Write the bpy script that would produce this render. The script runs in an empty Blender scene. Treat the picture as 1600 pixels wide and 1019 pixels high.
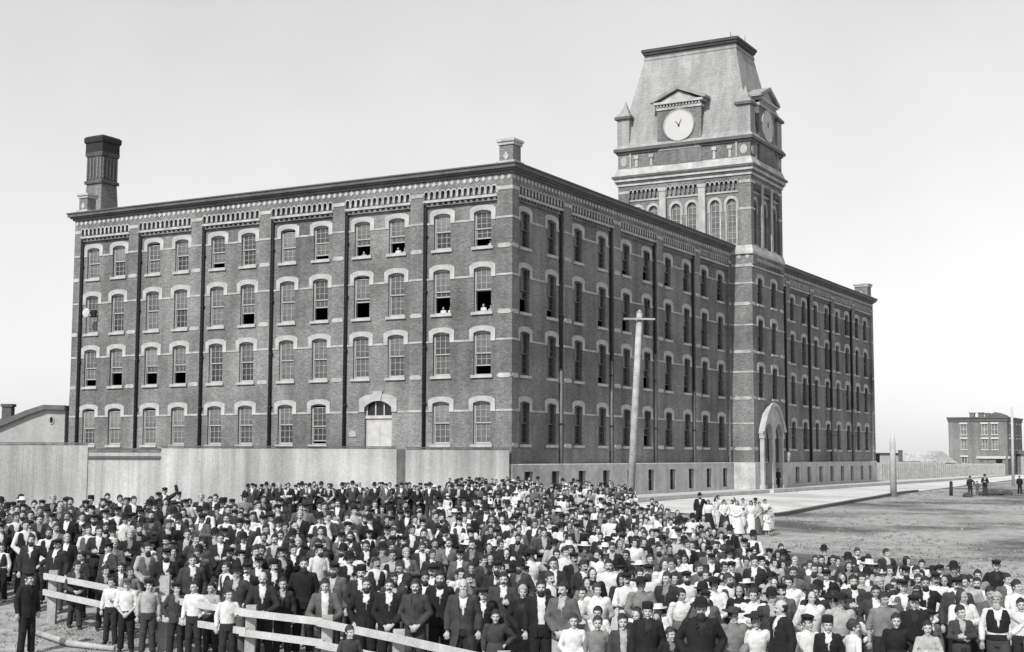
import bpy, bmesh, math, random
import numpy as np
from mathutils import Vector, Matrix, Euler
R = math.radians
scn = bpy.context.scene
COL = scn.collection
rnd = random.Random(7)

# ------------------------------------------------------------------ helpers
def link(o, parent=None):
    COL.objects.link(o)
    if parent is not None: o.parent = parent
    return o

def obj(name, bm, mats, parent=None, smooth=False, recalc=True):
    if recalc: bmesh.ops.recalc_face_normals(bm, faces=bm.faces)
    me = bpy.data.meshes.new(name); bm.to_mesh(me); bm.free()
    for m in (mats if isinstance(mats, (list, tuple)) else [mats]): me.materials.append(m)
    if smooth: me.polygons.foreach_set('use_smooth', [True]*len(me.polygons))
    return link(bpy.data.objects.new(name, me), parent)

def meshobj(name, me, parent=None):
    return link(bpy.data.objects.new(name, me), parent)

def empty(name, loc=(0,0,0), rz=0, parent=None):
    o = bpy.data.objects.new(name, None); o.empty_display_size = .3
    link(o, parent); o.location = loc; o.rotation_euler = (0,0,rz); return o

def tag(o, label, cat, group=None):
    o['label'] = label; o['category'] = cat
    if group: o['group'] = group
    return o

def structure(o, label=None):
    o['kind'] = 'structure'
    if label: o['label'] = label
    return o

def BM(): return bmesh.new()

def box(bm, P, s0, s1, z0, z1, n0, n1, mi=0):
    vs = [bm.verts.new(P(s, z, n)) for s in (s0, s1) for z in (z0, z1) for n in (n0, n1)]
    for f in ((0,1,3,2),(4,6,7,5),(0,4,5,1),(2,3,7,6),(0,2,6,4),(1,5,7,3)):
        bm.faces.new([vs[i] for i in f]).material_index = mi

def prism(bm, P, pts, n0, n1, mi=0):
    a = [bm.verts.new(P(s, z, n0)) for s, z in pts]; b = [bm.verts.new(P(s, z, n1)) for s, z in pts]
    bm.faces.new(a).material_index = mi; bm.faces.new(b[::-1]).material_index = mi
    for i in range(len(pts)):
        j = (i+1) % len(pts); bm.faces.new((a[i], a[j], b[j], b[i])).material_index = mi

def quad(bm, pts, mi=0):
    f = bm.faces.new([bm.verts.new(p) for p in pts]); f.material_index = mi; return f

def wall(bm, P, s0, s1, z0, z1, n, holes=(), depth=.3, mi=0):
    S = sorted({s0, s1} | {x for h in holes for x in h[:2] if s0 < x < s1})
    Z = sorted({z0, z1} | {x for h in holes for x in h[2:] if z0 < x < z1})
    V = {}
    def v(s, z):
        if (s, z) not in V: V[(s, z)] = bm.verts.new(P(s, z, n))
        return V[(s, z)]
    for a, b in zip(S, S[1:]):
        for c, d in zip(Z, Z[1:]):
            m, k = (a+b)/2, (c+d)/2
            if any(h[0] < m < h[1] and h[2] < k < h[3] for h in holes): continue
            bm.faces.new((v(a,c), v(b,c), v(b,d), v(a,d))).material_index = mi
    for a, b, c, d in holes:
        for p in (((a,c),(a,d)), ((b,c),(b,d)), ((a,c),(b,c)), ((a,d),(b,d))):
            (x0,y0),(x1,y1) = p
            quad(bm, [P(x0,y0,n), P(x1,y1,n), P(x1,y1,n-depth), P(x0,y0,n-depth)], mi)

def tube(bm, pts, rad, seg=10, cap=True, mi=0):
    """closed tube through pts; rad: list of radii or (rx, ry) pairs"""
    pts = [Vector(p) for p in pts]; rings = []
    up = None
    for i, p in enumerate(pts):
        d = (pts[min(i+1, len(pts)-1)] - pts[max(i-1, 0)]).normalized()
        if up is None:
            ref = Vector((0,1,0)) if abs(d.y) < .9 else Vector((1,0,0))
            u = d.cross(ref).normalized()
        else: u = (up - d*up.dot(d)).normalized()
        up = u; w = d.cross(u)
        r = rad[i]; rx, ry = r if isinstance(r, tuple) else (r, r)
        rings.append([bm.verts.new(p + u*(rx*math.cos(2*math.pi*k/seg)) + w*(ry*math.sin(2*math.pi*k/seg))) for k in range(seg)])
    for a, b in zip(rings, rings[1:]):
        for k in range(seg): bm.faces.new((a[k], a[(k+1)%seg], b[(k+1)%seg], b[k])).material_index = mi
    if cap:
        bm.faces.new(rings[0][::-1]).material_index = mi; bm.faces.new(rings[-1]).material_index = mi

def lathe(bm, prof, seg=16, c=(0,0,0), sy=1., mi=0):
    rings = []
    for r, z in prof:
        rings.append([bm.verts.new((c[0]+r*math.cos(2*math.pi*k/seg), c[1]+sy*r*math.sin(2*math.pi*k/seg), c[2]+z)) for k in range(seg)])
    for a, b in zip(rings, rings[1:]):
        for k in range(seg): bm.faces.new((a[k], a[(k+1)%seg], b[(k+1)%seg], b[k])).material_index = mi
    bm.faces.new(rings[0][::-1]).material_index = mi; bm.faces.new(rings[-1]).material_index = mi

def ellip(bm, c, r, u=14, v=9, M=None):
    m = Matrix.Translation(c) @ Matrix.Diagonal((r[0], r[1], r[2], 1))
    if M is not None: m = M @ m
    bmesh.ops.create_uvsphere(bm, u_segments=u, v_segments=v, radius=1, matrix=m)

# ------------------------------------------------------------------ materials (a monochrome world)
def nmat(name, v, rough=.85, var=.25, scale=3., fine=0., fscale=60., bump=0., bscale=40., spec=.25, streak=0.):
    m = bpy.data.materials.new(name); m.use_nodes = True; nt = m.node_tree; N, L = nt.nodes, nt.links
    b = N['Principled BSDF']; b.inputs['Roughness'].default_value = rough; b.inputs['Specular IOR Level'].default_value = spec
    tc = N.new('ShaderNodeTexCoord')
    def noise(sc, det=4., vec=None):
        n = N.new('ShaderNodeTexNoise'); n.inputs['Scale'].default_value = sc; n.inputs['Detail'].default_value = det
        L.new(vec or tc.outputs['Object'], n.inputs['Vector']); return n.outputs['Fac']
    def rng(x, lo, hi):
        r = N.new('ShaderNodeMapRange'); r.inputs['From Min'].default_value = .3; r.inputs['From Max'].default_value = .7
        r.inputs['To Min'].default_value = lo; r.inputs['To Max'].default_value = hi; L.new(x, r.inputs['Value']); return r.outputs['Result']
    def mul(a, c):
        q = N.new('ShaderNodeMath'); q.operation = 'MULTIPLY'
        for i, x in enumerate((a, c)):
            if isinstance(x, float): q.inputs[i].default_value = x
            else: L.new(x, q.inputs[i])
        return q.outputs[0]
    x = mul(rng(noise(scale), 1-var, 1+var), float(v))
    if fine: x = mul(x, rng(noise(fscale, 2.), 1-fine, 1+fine))
    if streak:
        mp = N.new('ShaderNodeMapping'); mp.inputs['Scale'].default_value = (1,1,.06); L.new(tc.outputs['Object'], mp.inputs['Vector'])
        x = mul(x, rng(noise(1.6, 5., mp.outputs[0]), 1-streak, 1+streak*.6))
    cc = N.new('ShaderNodeCombineColor'); [L.new(x, cc.inputs[i]) for i in range(3)]
    L.new(cc.outputs[0], b.inputs['Base Color'])
    if bump:
        bp = N.new('ShaderNodeBump'); bp.inputs['Strength'].default_value = bump; bp.inputs['Distance'].default_value = .05
        L.new(noise(bscale, 5.), bp.inputs['Height']); L.new(bp.outputs[0], b.inputs['Normal'])
    m.diffuse_color = (v, v, v, 1)
    return m

def brick_mat(name, v, mortar, var=.22, bwid=.23, rowh=.078, ms=.006, cv=.23):
    m = bpy.data.materials.new(name); m.use_nodes = True; nt = m.node_tree; N, L = nt.nodes, nt.links
    b = N['Principled BSDF']; b.inputs['Roughness'].default_value = .9; b.inputs['Specular IOR Level'].default_value = .15
    tc = N.new('ShaderNodeTexCoord'); sp = N.new('ShaderNodeSeparateXYZ'); L.new(tc.outputs['Object'], sp.inputs[0])
    ad = N.new('ShaderNodeMath'); L.new(sp.outputs[0], ad.inputs[0]); L.new(sp.outputs[1], ad.inputs[1])
    cb = N.new('ShaderNodeCombineXYZ'); L.new(ad.outputs[0], cb.inputs[0]); L.new(sp.outputs[2], cb.inputs[1])
    br = N.new('ShaderNodeTexBrick'); L.new(cb.outputs[0], br.inputs['Vector'])
    g = lambda q: (q, q, q, 1)
    br.inputs['Color1'].default_value = g(v*(1-cv)); br.inputs['Color2'].default_value = g(v*(1+cv)); br.inputs['Mortar'].default_value = g(mortar)
    br.inputs['Scale'].default_value = 1.; br.inputs['Brick Width'].default_value = bwid; br.inputs['Row Height'].default_value = rowh
    br.inputs['Mortar Size'].default_value = ms
    n1 = N.new('ShaderNodeTexNoise'); n1.inputs['Scale'].default_value = .16; n1.inputs['Detail'].default_value = 7; n1.inputs['Roughness'].default_value = .6; L.new(tc.outputs['Object'], n1.inputs['Vector'])
    mp = N.new('ShaderNodeMapping'); mp.inputs['Scale'].default_value = (1,1,.08); L.new(tc.outputs['Object'], mp.inputs['Vector'])
    n2 = N.new('ShaderNodeTexNoise'); n2.inputs['Scale'].default_value = 1.3; n2.inputs['Detail'].default_value = 5; L.new(mp.outputs[0], n2.inputs['Vector'])
    n3 = N.new('ShaderNodeTexNoise'); n3.inputs['Scale'].default_value = 9.; n3.inputs['Detail'].default_value = 3; L.new(tc.outputs['Object'], n3.inputs['Vector'])
    def rng(x, lo, hi):
        r = N.new('ShaderNodeMapRange'); r.inputs['From Min'].default_value = .3; r.inputs['From Max'].default_value = .7
        r.inputs['To Min'].default_value = lo; r.inputs['To Max'].default_value = hi; L.new(x, r.inputs['Value']); return r.outputs['Result']
    fac = rng(n1.outputs['Fac'], 1-var, 1+var)
    for q in (rng(n2.outputs['Fac'], .78, 1.14), rng(n3.outputs['Fac'], .82, 1.18)):
        k = N.new('ShaderNodeMath'); k.operation = 'MULTIPLY'; L.new(fac, k.inputs[0]); L.new(q, k.inputs[1]); fac = k.outputs[0]
    mx = N.new('ShaderNodeVectorMath'); mx.operation = 'SCALE'; L.new(br.outputs['Color'], mx.inputs[0]); L.new(fac, mx.inputs['Scale'])
    L.new(mx.outputs[0], b.inputs['Base Color'])
    bp = N.new('ShaderNodeBump'); bp.inputs['Strength'].default_value = .35; bp.inputs['Distance'].default_value = .01; bp.invert = True
    L.new(br.outputs['Fac'], bp.inputs['Height']); L.new(bp.outputs[0], b.inputs['Normal'])
    m.diffuse_color = (v, v, v, 1)
    return m

def glass_mat(name, v, rough, spec):
    m = nmat(name, v, rough, .45, .9, .2, 6., spec=spec); return m

M_brick = brick_mat('brick', .168, .20, .45)
M_brickd = brick_mat('dark_brick', .09, .12)
M_brickf = brick_mat('house_brick', .17, .21)
M_stone = nmat('pale_stone', .375, .8, .25, 1.2, .12, 14., streak=.12)
M_plinth = nmat('plinth_stone', .42, .85, .15, .8, .15, 5., .3, 8., streak=.15)
M_corn = nmat('cornice_metal', .10, .6, .2, .8, .15, 8., streak=.1)
M_roof = nmat('roof_tar', .12, .9, .2, .5)
M_slate = brick_mat('slate', .30, .24, .10, .34, .30, .012, .07)
M_slated = nmat('dark_roof_trim', .06, .7, .2, 1.)
M_iron = nmat('dark_iron', .025, .6, .2, 3.)
M_pipe_lit = nmat('sunlit_strip_pipe', .13, .5, .15, 2.)  # paler lower lengths, light on the pilaster sides put into the colour
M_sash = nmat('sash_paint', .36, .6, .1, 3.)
M_sash_shade = nmat('shaded_sash_paint', .10, .6, .1, 3.)  # sash copy for the shaded fronts, their shade put into the colour
M_glass_lit = glass_mat('sunlit_glass', .075, .35, .5)  # sun-facing panes, their brightness put into the base colour
M_glass_lit_blind = glass_mat('sunlit_glass_with_blind', .14, .4, .4)  # drawn blinds, with the sun-facing walls' brightness put into the colour too
M_glass_dark = glass_mat('dark_glass', .022, .15, .4)  # mainly the shaded street front, its shade put into the colour
GLASS = [glass_mat('window_glass', v, .3, .45) for v in (.04,.065,.095,.13,.18)]  # pane tones of the sunlit end: drawn blinds plus brightness put into colour
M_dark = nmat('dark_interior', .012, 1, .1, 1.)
M_floor = nmat('mill_floor', .08, .9)
M_dial = nmat('clock_dial', .46, .6, .04, 1.)
M_whitewood = nmat('white_painted_wood', .45, .7, .12, 2., .1, 20.)
M_board = nmat('whitewashed_boards', .38, .9, .3, .16, .12, 9., streak=.32)
M_boardd = nmat('weathered_dark_board', .12, .9, .2, 2., streak=.2)
M_wood = nmat('weathered_timber', .34, .85, .2, 2.5, .15, 25., .3, 30., streak=.1)
M_rail = nmat('sawn_pine', .43, .8, .14, 3., .12, 22., .2, 30.)
M_walk = nmat('boardwalk_planks', .44, .9, .12, .7, .12, 5.)
M_stucco = nmat('shed_render', .34, .9, .14, .35, .08, 5., streak=.1)
M_pole = nmat('weathered_pole', .30, .85, .25, 2.5, .2, 20., .4, 25., streak=.25)
M_rock = nmat('dark_rock', .06, .9, .3, 2., .2, 8., .4, 6.)

# ground: trodden earth with grass patches
def ground_mat(name, lo, hi, sc, fine=.2, bump=.5):
    m = bpy.data.materials.new(name); m.use_nodes = True; nt = m.node_tree; N, L = nt.nodes, nt.links
    b = N['Principled BSDF']; b.inputs['Roughness'].default_value = .95; b.inputs['Specular IOR Level'].default_value = .1
    tc = N.new('ShaderNodeTexCoord'); mp = N.new('ShaderNodeMapping'); mp.inputs['Rotation'].default_value = (0,0,R(12)); mp.inputs['Scale'].default_value = (.75, .85, 1)
    L.new(tc.outputs['Object'], mp.inputs['Vector'])
    n = N.new('ShaderNodeTexNoise'); n.inputs['Scale'].default_value = sc; n.inputs['Detail'].default_value = 7; n.inputs['Roughness'].default_value = .62; L.new(mp.outputs[0], n.inputs['Vector'])
    n2 = N.new('ShaderNodeTexNoise'); n2.inputs['Scale'].default_value = 2.4; n2.inputs['Detail'].default_value = 6; n2.inputs['Roughness'].default_value = .7; L.new(tc.outputs['Object'], n2.inputs['Vector'])
    r = N.new('ShaderNodeMapRange'); r.interpolation_type = 'SMOOTHSTEP'
    for k, x in (('From Min', .36), ('From Max', .58), ('To Min', lo), ('To Max', hi)): r.inputs[k].default_value = x
    L.new(n.outputs['Fac'], r.inputs['Value'])
    q = N.new('ShaderNodeMapRange')
    for k, x in (('From Min', .3), ('From Max', .7), ('To Min', 1-fine), ('To Max', 1+fine)): q.inputs[k].default_value = x
    L.new(n2.outputs['Fac'], q.inputs['Value'])
    k = N.new('ShaderNodeMath'); k.operation = 'MULTIPLY'; L.new(r.outputs[0], k.inputs[0]); L.new(q.outputs[0], k.inputs[1])
    cc = N.new('ShaderNodeCombineColor'); [L.new(k.outputs[0], cc.inputs[i]) for i in range(3)]
    L.new(cc.outputs[0], b.inputs['Base Color'])
    bp = N.new('ShaderNodeBump'); bp.inputs['Strength'].default_value = bump; bp.inputs['Distance'].default_value = .08; L.new(n2.outputs['Fac'], bp.inputs['Height']); L.new(bp.outputs[0], b.inputs['Normal'])
    return m
M_ground = ground_mat('trodden_earth_and_grass', .09, .30, .13, .40, .9)
M_road = ground_mat('pale_dirt_road', .40, .54, .2, .1, .25)

# ------------------------------------------------------------------ camera, sun, sky
CZ = 2.81
cam = bpy.data.cameras.new('camera'); co = link(bpy.data.objects.new('camera', cam)); scn.camera = co
cam.sensor_width = 36; cam.lens = 36*2157.47/1600; cam.clip_end = 6000; cam.clip_start = .5
co.location = (0, 0, CZ)
co.rotation_euler = (Matrix.Rotation(R(90+5.366), 3, 'X') @ Matrix.Rotation(R(.163), 3, 'Z')).to_euler()

SUN_B, SUN_E = 207.5, 42.       # compass bearing from +Y clockwise, elevation
sv = Vector((math.sin(R(SUN_B))*math.cos(R(SUN_E)), math.cos(R(SUN_B))*math.cos(R(SUN_E)), math.sin(R(SUN_E))))
sun = bpy.data.lights.new('sun', 'SUN'); sun.energy = 3.6; sun.angle = R(.6); sun.color = (1, .985, .97)
so = link(bpy.data.objects.new('sun', sun)); so.rotation_euler = sv.to_track_quat('Z', 'Y').to_euler(); so.location = (-60, -40, 80)
w = bpy.data.worlds.new('World'); scn.world = w; w.use_nodes = True
N, L = w.node_tree.nodes, w.node_tree.links
sky = N.new('ShaderNodeTexSky'); sky.sky_type = 'NISHITA'; sky.sun_disc = False; sky.sun_elevation = R(SUN_E); sky.sun_rotation = R(SUN_B)
sky.dust_density = 1.; sky.air_density = 1.; sky.ozone_density = 1.
bwn = N.new('ShaderNodeVectorMath'); bwn.operation = 'DOT_PRODUCT'; L.new(sky.outputs[0], bwn.inputs[0]); bwn.inputs[1].default_value = (.15, .40, .45)   # monochrome plate, more sensitive to blue
pwn = N.new('ShaderNodeMath'); pwn.operation = 'POWER'; L.new(bwn.outputs['Value'], pwn.inputs[0]); pwn.inputs[1].default_value = .42     # the plate's soft shoulder
scl = N.new('ShaderNodeMath'); scl.operation = 'MULTIPLY'; L.new(pwn.outputs[0], scl.inputs[0]); scl.inputs[1].default_value = 2.28
tcw = N.new('ShaderNodeTexCoord'); nzw = N.new('ShaderNodeTexNoise'); nzw.inputs['Scale'].default_value = 3.5; nzw.inputs['Detail'].default_value = 6; L.new(tcw.outputs['Generated'], nzw.inputs['Vector'])
mrw = N.new('ShaderNodeMapRange'); mrw.inputs['From Min'].default_value = .3; mrw.inputs['From Max'].default_value = .7; mrw.inputs['To Min'].default_value = .9; mrw.inputs['To Max'].default_value = 1.06; L.new(nzw.outputs['Fac'], mrw.inputs['Value'])
scw = N.new('ShaderNodeMath'); scw.operation = 'MULTIPLY'; L.new(scl.outputs[0], scw.inputs[0]); L.new(mrw.outputs[0], scw.inputs[1]); L.new(scw.outputs[0], N['Background'].inputs['Color']); N['Background'].inputs['Strength'].default_value = .15
scn.view_settings.view_transform = 'Standard'; scn.view_settings.look = 'None'; scn.view_settings.gamma = 1; scn.view_settings.exposure = .40

# ------------------------------------------------------------------ terrain
A0 = R(60.597)                                       # the mill's right front runs along dR, its sunlit end along dL
dR = Vector((math.cos(A0), math.sin(A0), 0)); dL = Vector((-math.sin(A0), math.cos(A0), 0)); CO = Vector((0, 85, 0))
def mill(t, off, z=0): return CO + dR*t - dL*off + Vector((0,0,z))     # off = metres out from the right front
_c = [(-10,27,-1.),(0,22,-1.),(9,22,-1.02),(0,15,-1.),(-8,15,-1.05),(10,15,-1.1),(-13,27,-.95),(-12,33,-.35),(-8,31,-.62),(0,29,-.82),(-5,35,-.32),
      (0,36,-.48),(-4,45,-.12),(-13,44,-.05),(-5,62,-.1),(0,82,-.12),(-20,60,-.25),(-25,78,-.6),(-12,78,-.45),(-36,76,-.6),(5,40,-.8),(8,38,-1.18),(14,39,-1.25),(10,31,-1.2),(13,29,-1.25),
      (12,60,-1.),(12,69,-1.),(8,60,-.75),(5.5,72,-.3),(20,69,-1.1),(30,90,-.95),(26,50,-1.25),(40,121,-.5),(60,150,-.3),(75,230,-.1),(200,300,0),(-200,300,0),(0,500,0),
      (-100,100,0),(100,60,-1.),(0,0,-1.1),(-60,20,-.6),(60,20,-1.2),(300,150,-.2),(-200,0,-.3),(0,-200,-1),(500,500,0),(-500,500,0),(400,-200,-1),(-400,-200,-.5)]
for t in (20,35,50,65,80,100): _c += [tuple(mill(t,3.2,-.32)), tuple(mill(t,-20,-.3))]
for t,z in ((10,-.88),(25,-.74),(40,-.62),(56,-.52),(75,-.42)): _c += [tuple(mill(t,13.6,z))]
_c = np.array([tuple(c) for c in _c], float)
def _phi(d): return np.where(d > 1e-9, d*d*np.log(np.maximum(d, 1e-9)), 0)
_n = len(_c); _K = _phi(np.hypot(_c[:,None,0]-_c[None,:,0], _c[:,None,1]-_c[None,:,1])) + np.eye(_n)*8.
_Pm = np.c_[np.ones(_n), _c[:,:2]]; _A = np.block([[_K, _Pm], [_Pm.T, np.zeros((3,3))]])
_w = np.linalg.solve(_A, np.r_[_c[:,2], 0, 0, 0])
def Gv(x, y):
    x = np.asarray(x, float); y = np.asarray(y, float)
    xs, ys = np.clip(x, -400, 400), np.clip(y, -150, 480)
    z = _phi(np.hypot(xs[...,None]-_c[:,0], ys[...,None]-_c[:,1])) @ _w[:_n] + _w[_n] + _w[_n+1]*xs + _w[_n+2]*ys
    return np.clip(z, -1.6, .3)
def G(x, y): return float(Gv(x, y))

def grid_sheet(name, X, Y, Z, mat):
    ny, nx = X.shape; v = np.stack([X, Y, Z], -1).reshape(-1, 3)
    i = np.arange(nx*ny).reshape(ny, nx); f = np.stack([i[:-1,:-1], i[:-1,1:], i[1:,1:], i[1:,:-1]], -1).reshape(-1, 4)
    me = bpy.data.meshes.new(name); me.from_pydata(v.tolist(), [], f.tolist()); me.materials.append(mat)
    me.polygons.foreach_set('use_smooth', [True]*len(me.polygons))
    return link(bpy.data.objects.new(name, me))
ax = np.r_[np.linspace(-3000,-130,12), np.linspace(-120,-32,24), np.arange(-30,61,.8), np.linspace(64,160,34), np.linspace(180,3000,14)]
ay = np.r_[np.linspace(-1500,-40,8), np.linspace(-30,8,12), np.arange(10,112,.8), np.linspace(114,260,60), np.linspace(280,4500,18)]
X, Y = np.meshgrid(ax, ay)
structure(grid_sheet('ground', X, Y, Gv(X, Y), M_ground))
# dirt road between the two boardwalks
tt = np.linspace(2, 260, 150); oo = np.linspace(0, 1, 14)
T, O = np.meshgrid(tt, oo); OFF = 3.1 + O*(np.interp(T, [0, 8, 56, 120], [10.9, 10.8, 7.9, 6.])); 
X = T*dR.x - OFF*dL.x; Y = 85 + T*dR.y - OFF*dL.y
structure(grid_sheet('road', X, Y, Gv(X, Y)+.05, M_road))
def walkway(name, t0, t1, o0, o1, z, thick, mat, n=80, follow=False):
    bm = BM(); pr = None
    for i in range(n+1):
        t = t0 + (t1-t0)*i/n; a, b = (o0(t), o1(t)) if callable(o0) else (o0, o1)
        pa, pb = mill(t, a), mill(t, b); zt = (max(G(pa.x,pa.y), G(pb.x,pb.y))+z) if follow else z
        r = [bm.verts.new(q) for q in (pa+Vector((0,0,zt)), pb+Vector((0,0,zt)), pb+Vector((0,0,zt-thick)), pa+Vector((0,0,zt-thick)))]
        if pr:
            for k in range(4): bm.faces.new((pr[k], pr[(k+1)%4], r[(k+1)%4], r[k]))
        else: bm.faces.new(r)
        pr = r
    bm.faces.new(pr[::-1]); return obj(name, bm, mat)
structure(walkway('pavement', 6, 150, .12, 3.05, .02, .75, M_walk))
oc = lambda t: 3.1 + np.interp(t, [0, 8, 56, 120], [10.9, 10.8, 7.9, 6.])
structure(walkway('kerb', 7, 58, lambda t: float(oc(t))-.25, lambda t: float(oc(t))+.12, .2, .7, M_boardd, follow=True))

# ------------------------------------------------------------------ the mill
mill_root = tag(empty('mill_building', CO, A0), 'four storey brick cotton mill with pale stone window hoods and tall clock tower', 'mill')
PL = lambda s, z, n=0.: Vector((-n, s, z))            # sunlit end wall
PR = lambda s, z, n=0.: Vector((s, -n, z))            # long street front
TS0, TS1, TF, TB = 38.6, 47.0, 1.9, 10.7
PTS = lambda s, z, n=0.: Vector((TS0-n, s, z))        # tower side facing the sunlit end
PTF = lambda s, z, n=0.: Vector((s, -TF-n, z))        # tower front
PTE = lambda s, z, n=0.: Vector((TS1+n, s, z))        # tower far side
PTB = lambda s, z, n=0.: Vector((s, TB+n, z))         # tower back
LW, RW = 38.1, 85.2
REC = .22                                             # panels lie this far behind the pilasters
ROWS = [(15.98, 18.29), (11.84, 14.68), (7.86, 10.63), (3.54, 6.22)]      # sill top, crown of opening
L_COLS = [36.28,33.65,30.19,27.46,24.06,21.28,17.78,14.96,11.55,8.79,5.28,2.26]
R_COLS = [2.0,5.63,9.5,13.25,17.3,21.0,25.1,28.9,32.75,36.45]
W_COLS = [48.6,52.1,55.95,59.6,63.5,67.3,71.2,74.9,78.85,82.3]
L_PIL = [(0,1.1),(6.6,7.6),(12.85,13.85),(19.15,20.15),(25.4,26.4),(31.55,32.5),(37.45,LW)]
R_PIL = [(0,.85),(7.0,8.15),(14.75,15.95),(22.5,23.7),(30.25,31.4),(38.0,TS0)]
W_PIL = [(TS1,47.2),(53.6,54.7),(61.2,62.3),(68.5,69.6),(76.4,77.5),(84.3,RW)]
WW = 1.26
rows_top = 20.0
bw = BM()
door_hole = (9.05, 11.19, 1.3, 6.36)
def facade(P, cols, pils, tails, basement, doorhole=None, gap=None):
    global bstone
    bstone = BM(); bfr = BM(); brow = [BM() for _ in ROWS]; s0, s1 = pils[0][0], pils[-1][1]
    for (a0, a1), (b0, b1) in zip(pils, pils[1:]):
        holes = []
        for c in cols:
            if a1 < c < b0:
                for ri, (z0, z1) in enumerate(ROWS):
                    if doorhole and ri == 3 and doorhole[0]-.5 < c < doorhole[1]+.8: continue
                    holes.append((c-WW/2, c+WW/2, z0-.02, z1+.02))
        if doorhole and a1 < doorhole[0] < b0: holes.append(doorhole)
        wall(bw, P, a1, b0, 2.25, 19.15, -REC, holes, .34)
        for sgn, s in ((1, a1), (-1, b0)):                                  # pilaster returns
            quad(bw, [P(s, 2.25, -REC), P(s, 2.25, 0), P(s, 19.15, 0), P(s, 19.15, -REC)])
        barc = BM()
        # corbel table: brick plate pierced by a row of little arches, pale rings round them
        n = max(8, round((b0-a1)/.43)); cw = (b0-a1)/n; r = cw*.31
        box(barc, P, a1, b0, 18.80, 18.86, -REC, -.02)
        for i in range(n):
            ca = a1 + cw*(i+.5); zb, zs = 19.22, 19.62
            arc = [(ca + r*math.cos(math.pi*k/8), zs + r*math.sin(math.pi*k/8)) for k in range(9)]
            prism(barc, P, [(ca-cw/2, zb), (ca-r, zb)] + [(ca-r, zs)] + arc[::-1][1:-1] + [(ca+r, zs), (ca+r, zb), (ca+cw/2, zb), (ca+cw/2, 20.0), (ca-cw/2, 20.0)], -REC, 0)
            ro = r + .075
            out = [(ca + ro*math.cos(math.pi*k/8), zs + ro*math.sin(math.pi*k/8)) for k in range(9)]
            prism(bstone, P, [(ca-r-.06, zs-.1), (ca-r, zs-.1)] + arc[::-1] + [(ca+r, zs-.1), (ca+r+.06, zs-.1)] + out, -.02, .03)
            box(barc, P, ca-.085, ca+.085, 18.86, 19.04, -REC, -.03)       # dentils
            prism(bstone, P, [(ca-cw/2-.06, zs-.36), (ca-cw/2+.06, zs-.36), (ca-cw/2+.1, zs-.08), (ca-cw/2-.1, zs-.08)], -.02, .025)
        box(bstone, P, a1, b0, 19.04, 19.2, -REC, .05)
        quad(barc, [P(a1, 19.15, -REC), P(b0, 19.15, -REC), P(b0, 20.0, -REC), P(a1, 20.0, -REC)])
        obj('corbel_table', barc, M_brick, mill_root)
        # stone string courses between the hoods
        cs = sorted(c for c in cols if a1 < c < b0)
        for ri, (z0, z1) in enumerate(ROWS):
            edges = [a1]
            for c in cs:
                hw = .98
                if doorhole and ri == 3 and doorhole[0]-.5 < c < doorhole[1]+.8: continue
                edges += [c-hw, c+hw]
            if doorhole and ri == 3 and a1 < doorhole[0] < b0: edges += [doorhole[0]-.5, doorhole[1]+.5]
            edges = sorted(edges) + [b0]
            for e0, e1 in zip(edges[::2], edges[1::2]):
                if e1-e0 > .05: box(brow[ri], P, e0, e1, z1-.66, z1-.54, -REC, -REC+.035)
    for i, (a, b) in enumerate(pils):
        wall(bw, P, a, b, 2.25, 20.0, 0)
        if b-a < .3: continue
        for ri, (z0, z1) in enumerate(ROWS):
            box(brow[ri], P, a, b, z1-.66, z1-.54, -.02, .03)
            m, h = (a+b)/2, (b-a)/2*.96
            if z0 > 3.6 or basement:
                bb_ = BM(); prism(bb_, P, [(m-h, z0-.12), (m-h*.7, z0-.22), (m+h*.7, z0-.22), (m+h, z0-.12), (m+h*.7, z0+.06), (m-h*.7, z0+.06)], -.02, .03); obj('pilaster_block', bb_, M_stone, mill_root)
        bb_ = BM(); box(bb_, P, a, b, 19.42, 19.66, -.02, .04); obj('pilaster_cap', bb_, M_stone, mill_root)
    # frieze
    wall(bw, P, s0, s1, 20.0, 20.45, 0)
    n = int((s1-s0)/.46)
    for i in range(n):
        c = s0 + (s1-s0)*(i+.5)/n
        prism(bfr, P, [(c-.17, 20.2), (c, 20.04), (c+.17, 20.2), (c, 20.37)], -.02, .04, 0)
    obj('arcade_trim', bstone, M_stone, mill_root); obj('frieze', bfr, M_plinth, mill_root)
    for b_ in brow: obj('string_course', b_, M_stone, mill_root)
facade(PL, L_COLS, L_PIL, None, False, door_hole)
facade(PR, R_COLS, R_PIL, None, True)
facade(PR, W_COLS, W_PIL, None, True)
# plinth with basement lights
bp_ = BM()
BASE = [(c, .28, 1.82) for c in R_COLS + W_COLS]
wall(bp_, PR, -.1, TS0, -1.2, 2.25, .1, [(c-.55, c+.55, z0, z1) for c, z0, z1 in BASE if c < TS0], .45)
wall(bp_, PR, TS1, RW+.1, -1.2, 2.25, .1, [(c-.55, c+.55, z0, z1) for c, z0, z1 in BASE if c > TS1], .45)
wall(bp_, PL, -.1, LW, -1.2, 2.25, .1)
for P, a, b in ((PR, -.1, TS0), (PR, TS1, RW+.1), (PL, -.1, LW)):
    quad(bp_, [P(a, 2.25, .1), P(b, 2.25, .1), P(b, 2.3, -.01), P(a, 2.3, -.01)])
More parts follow.
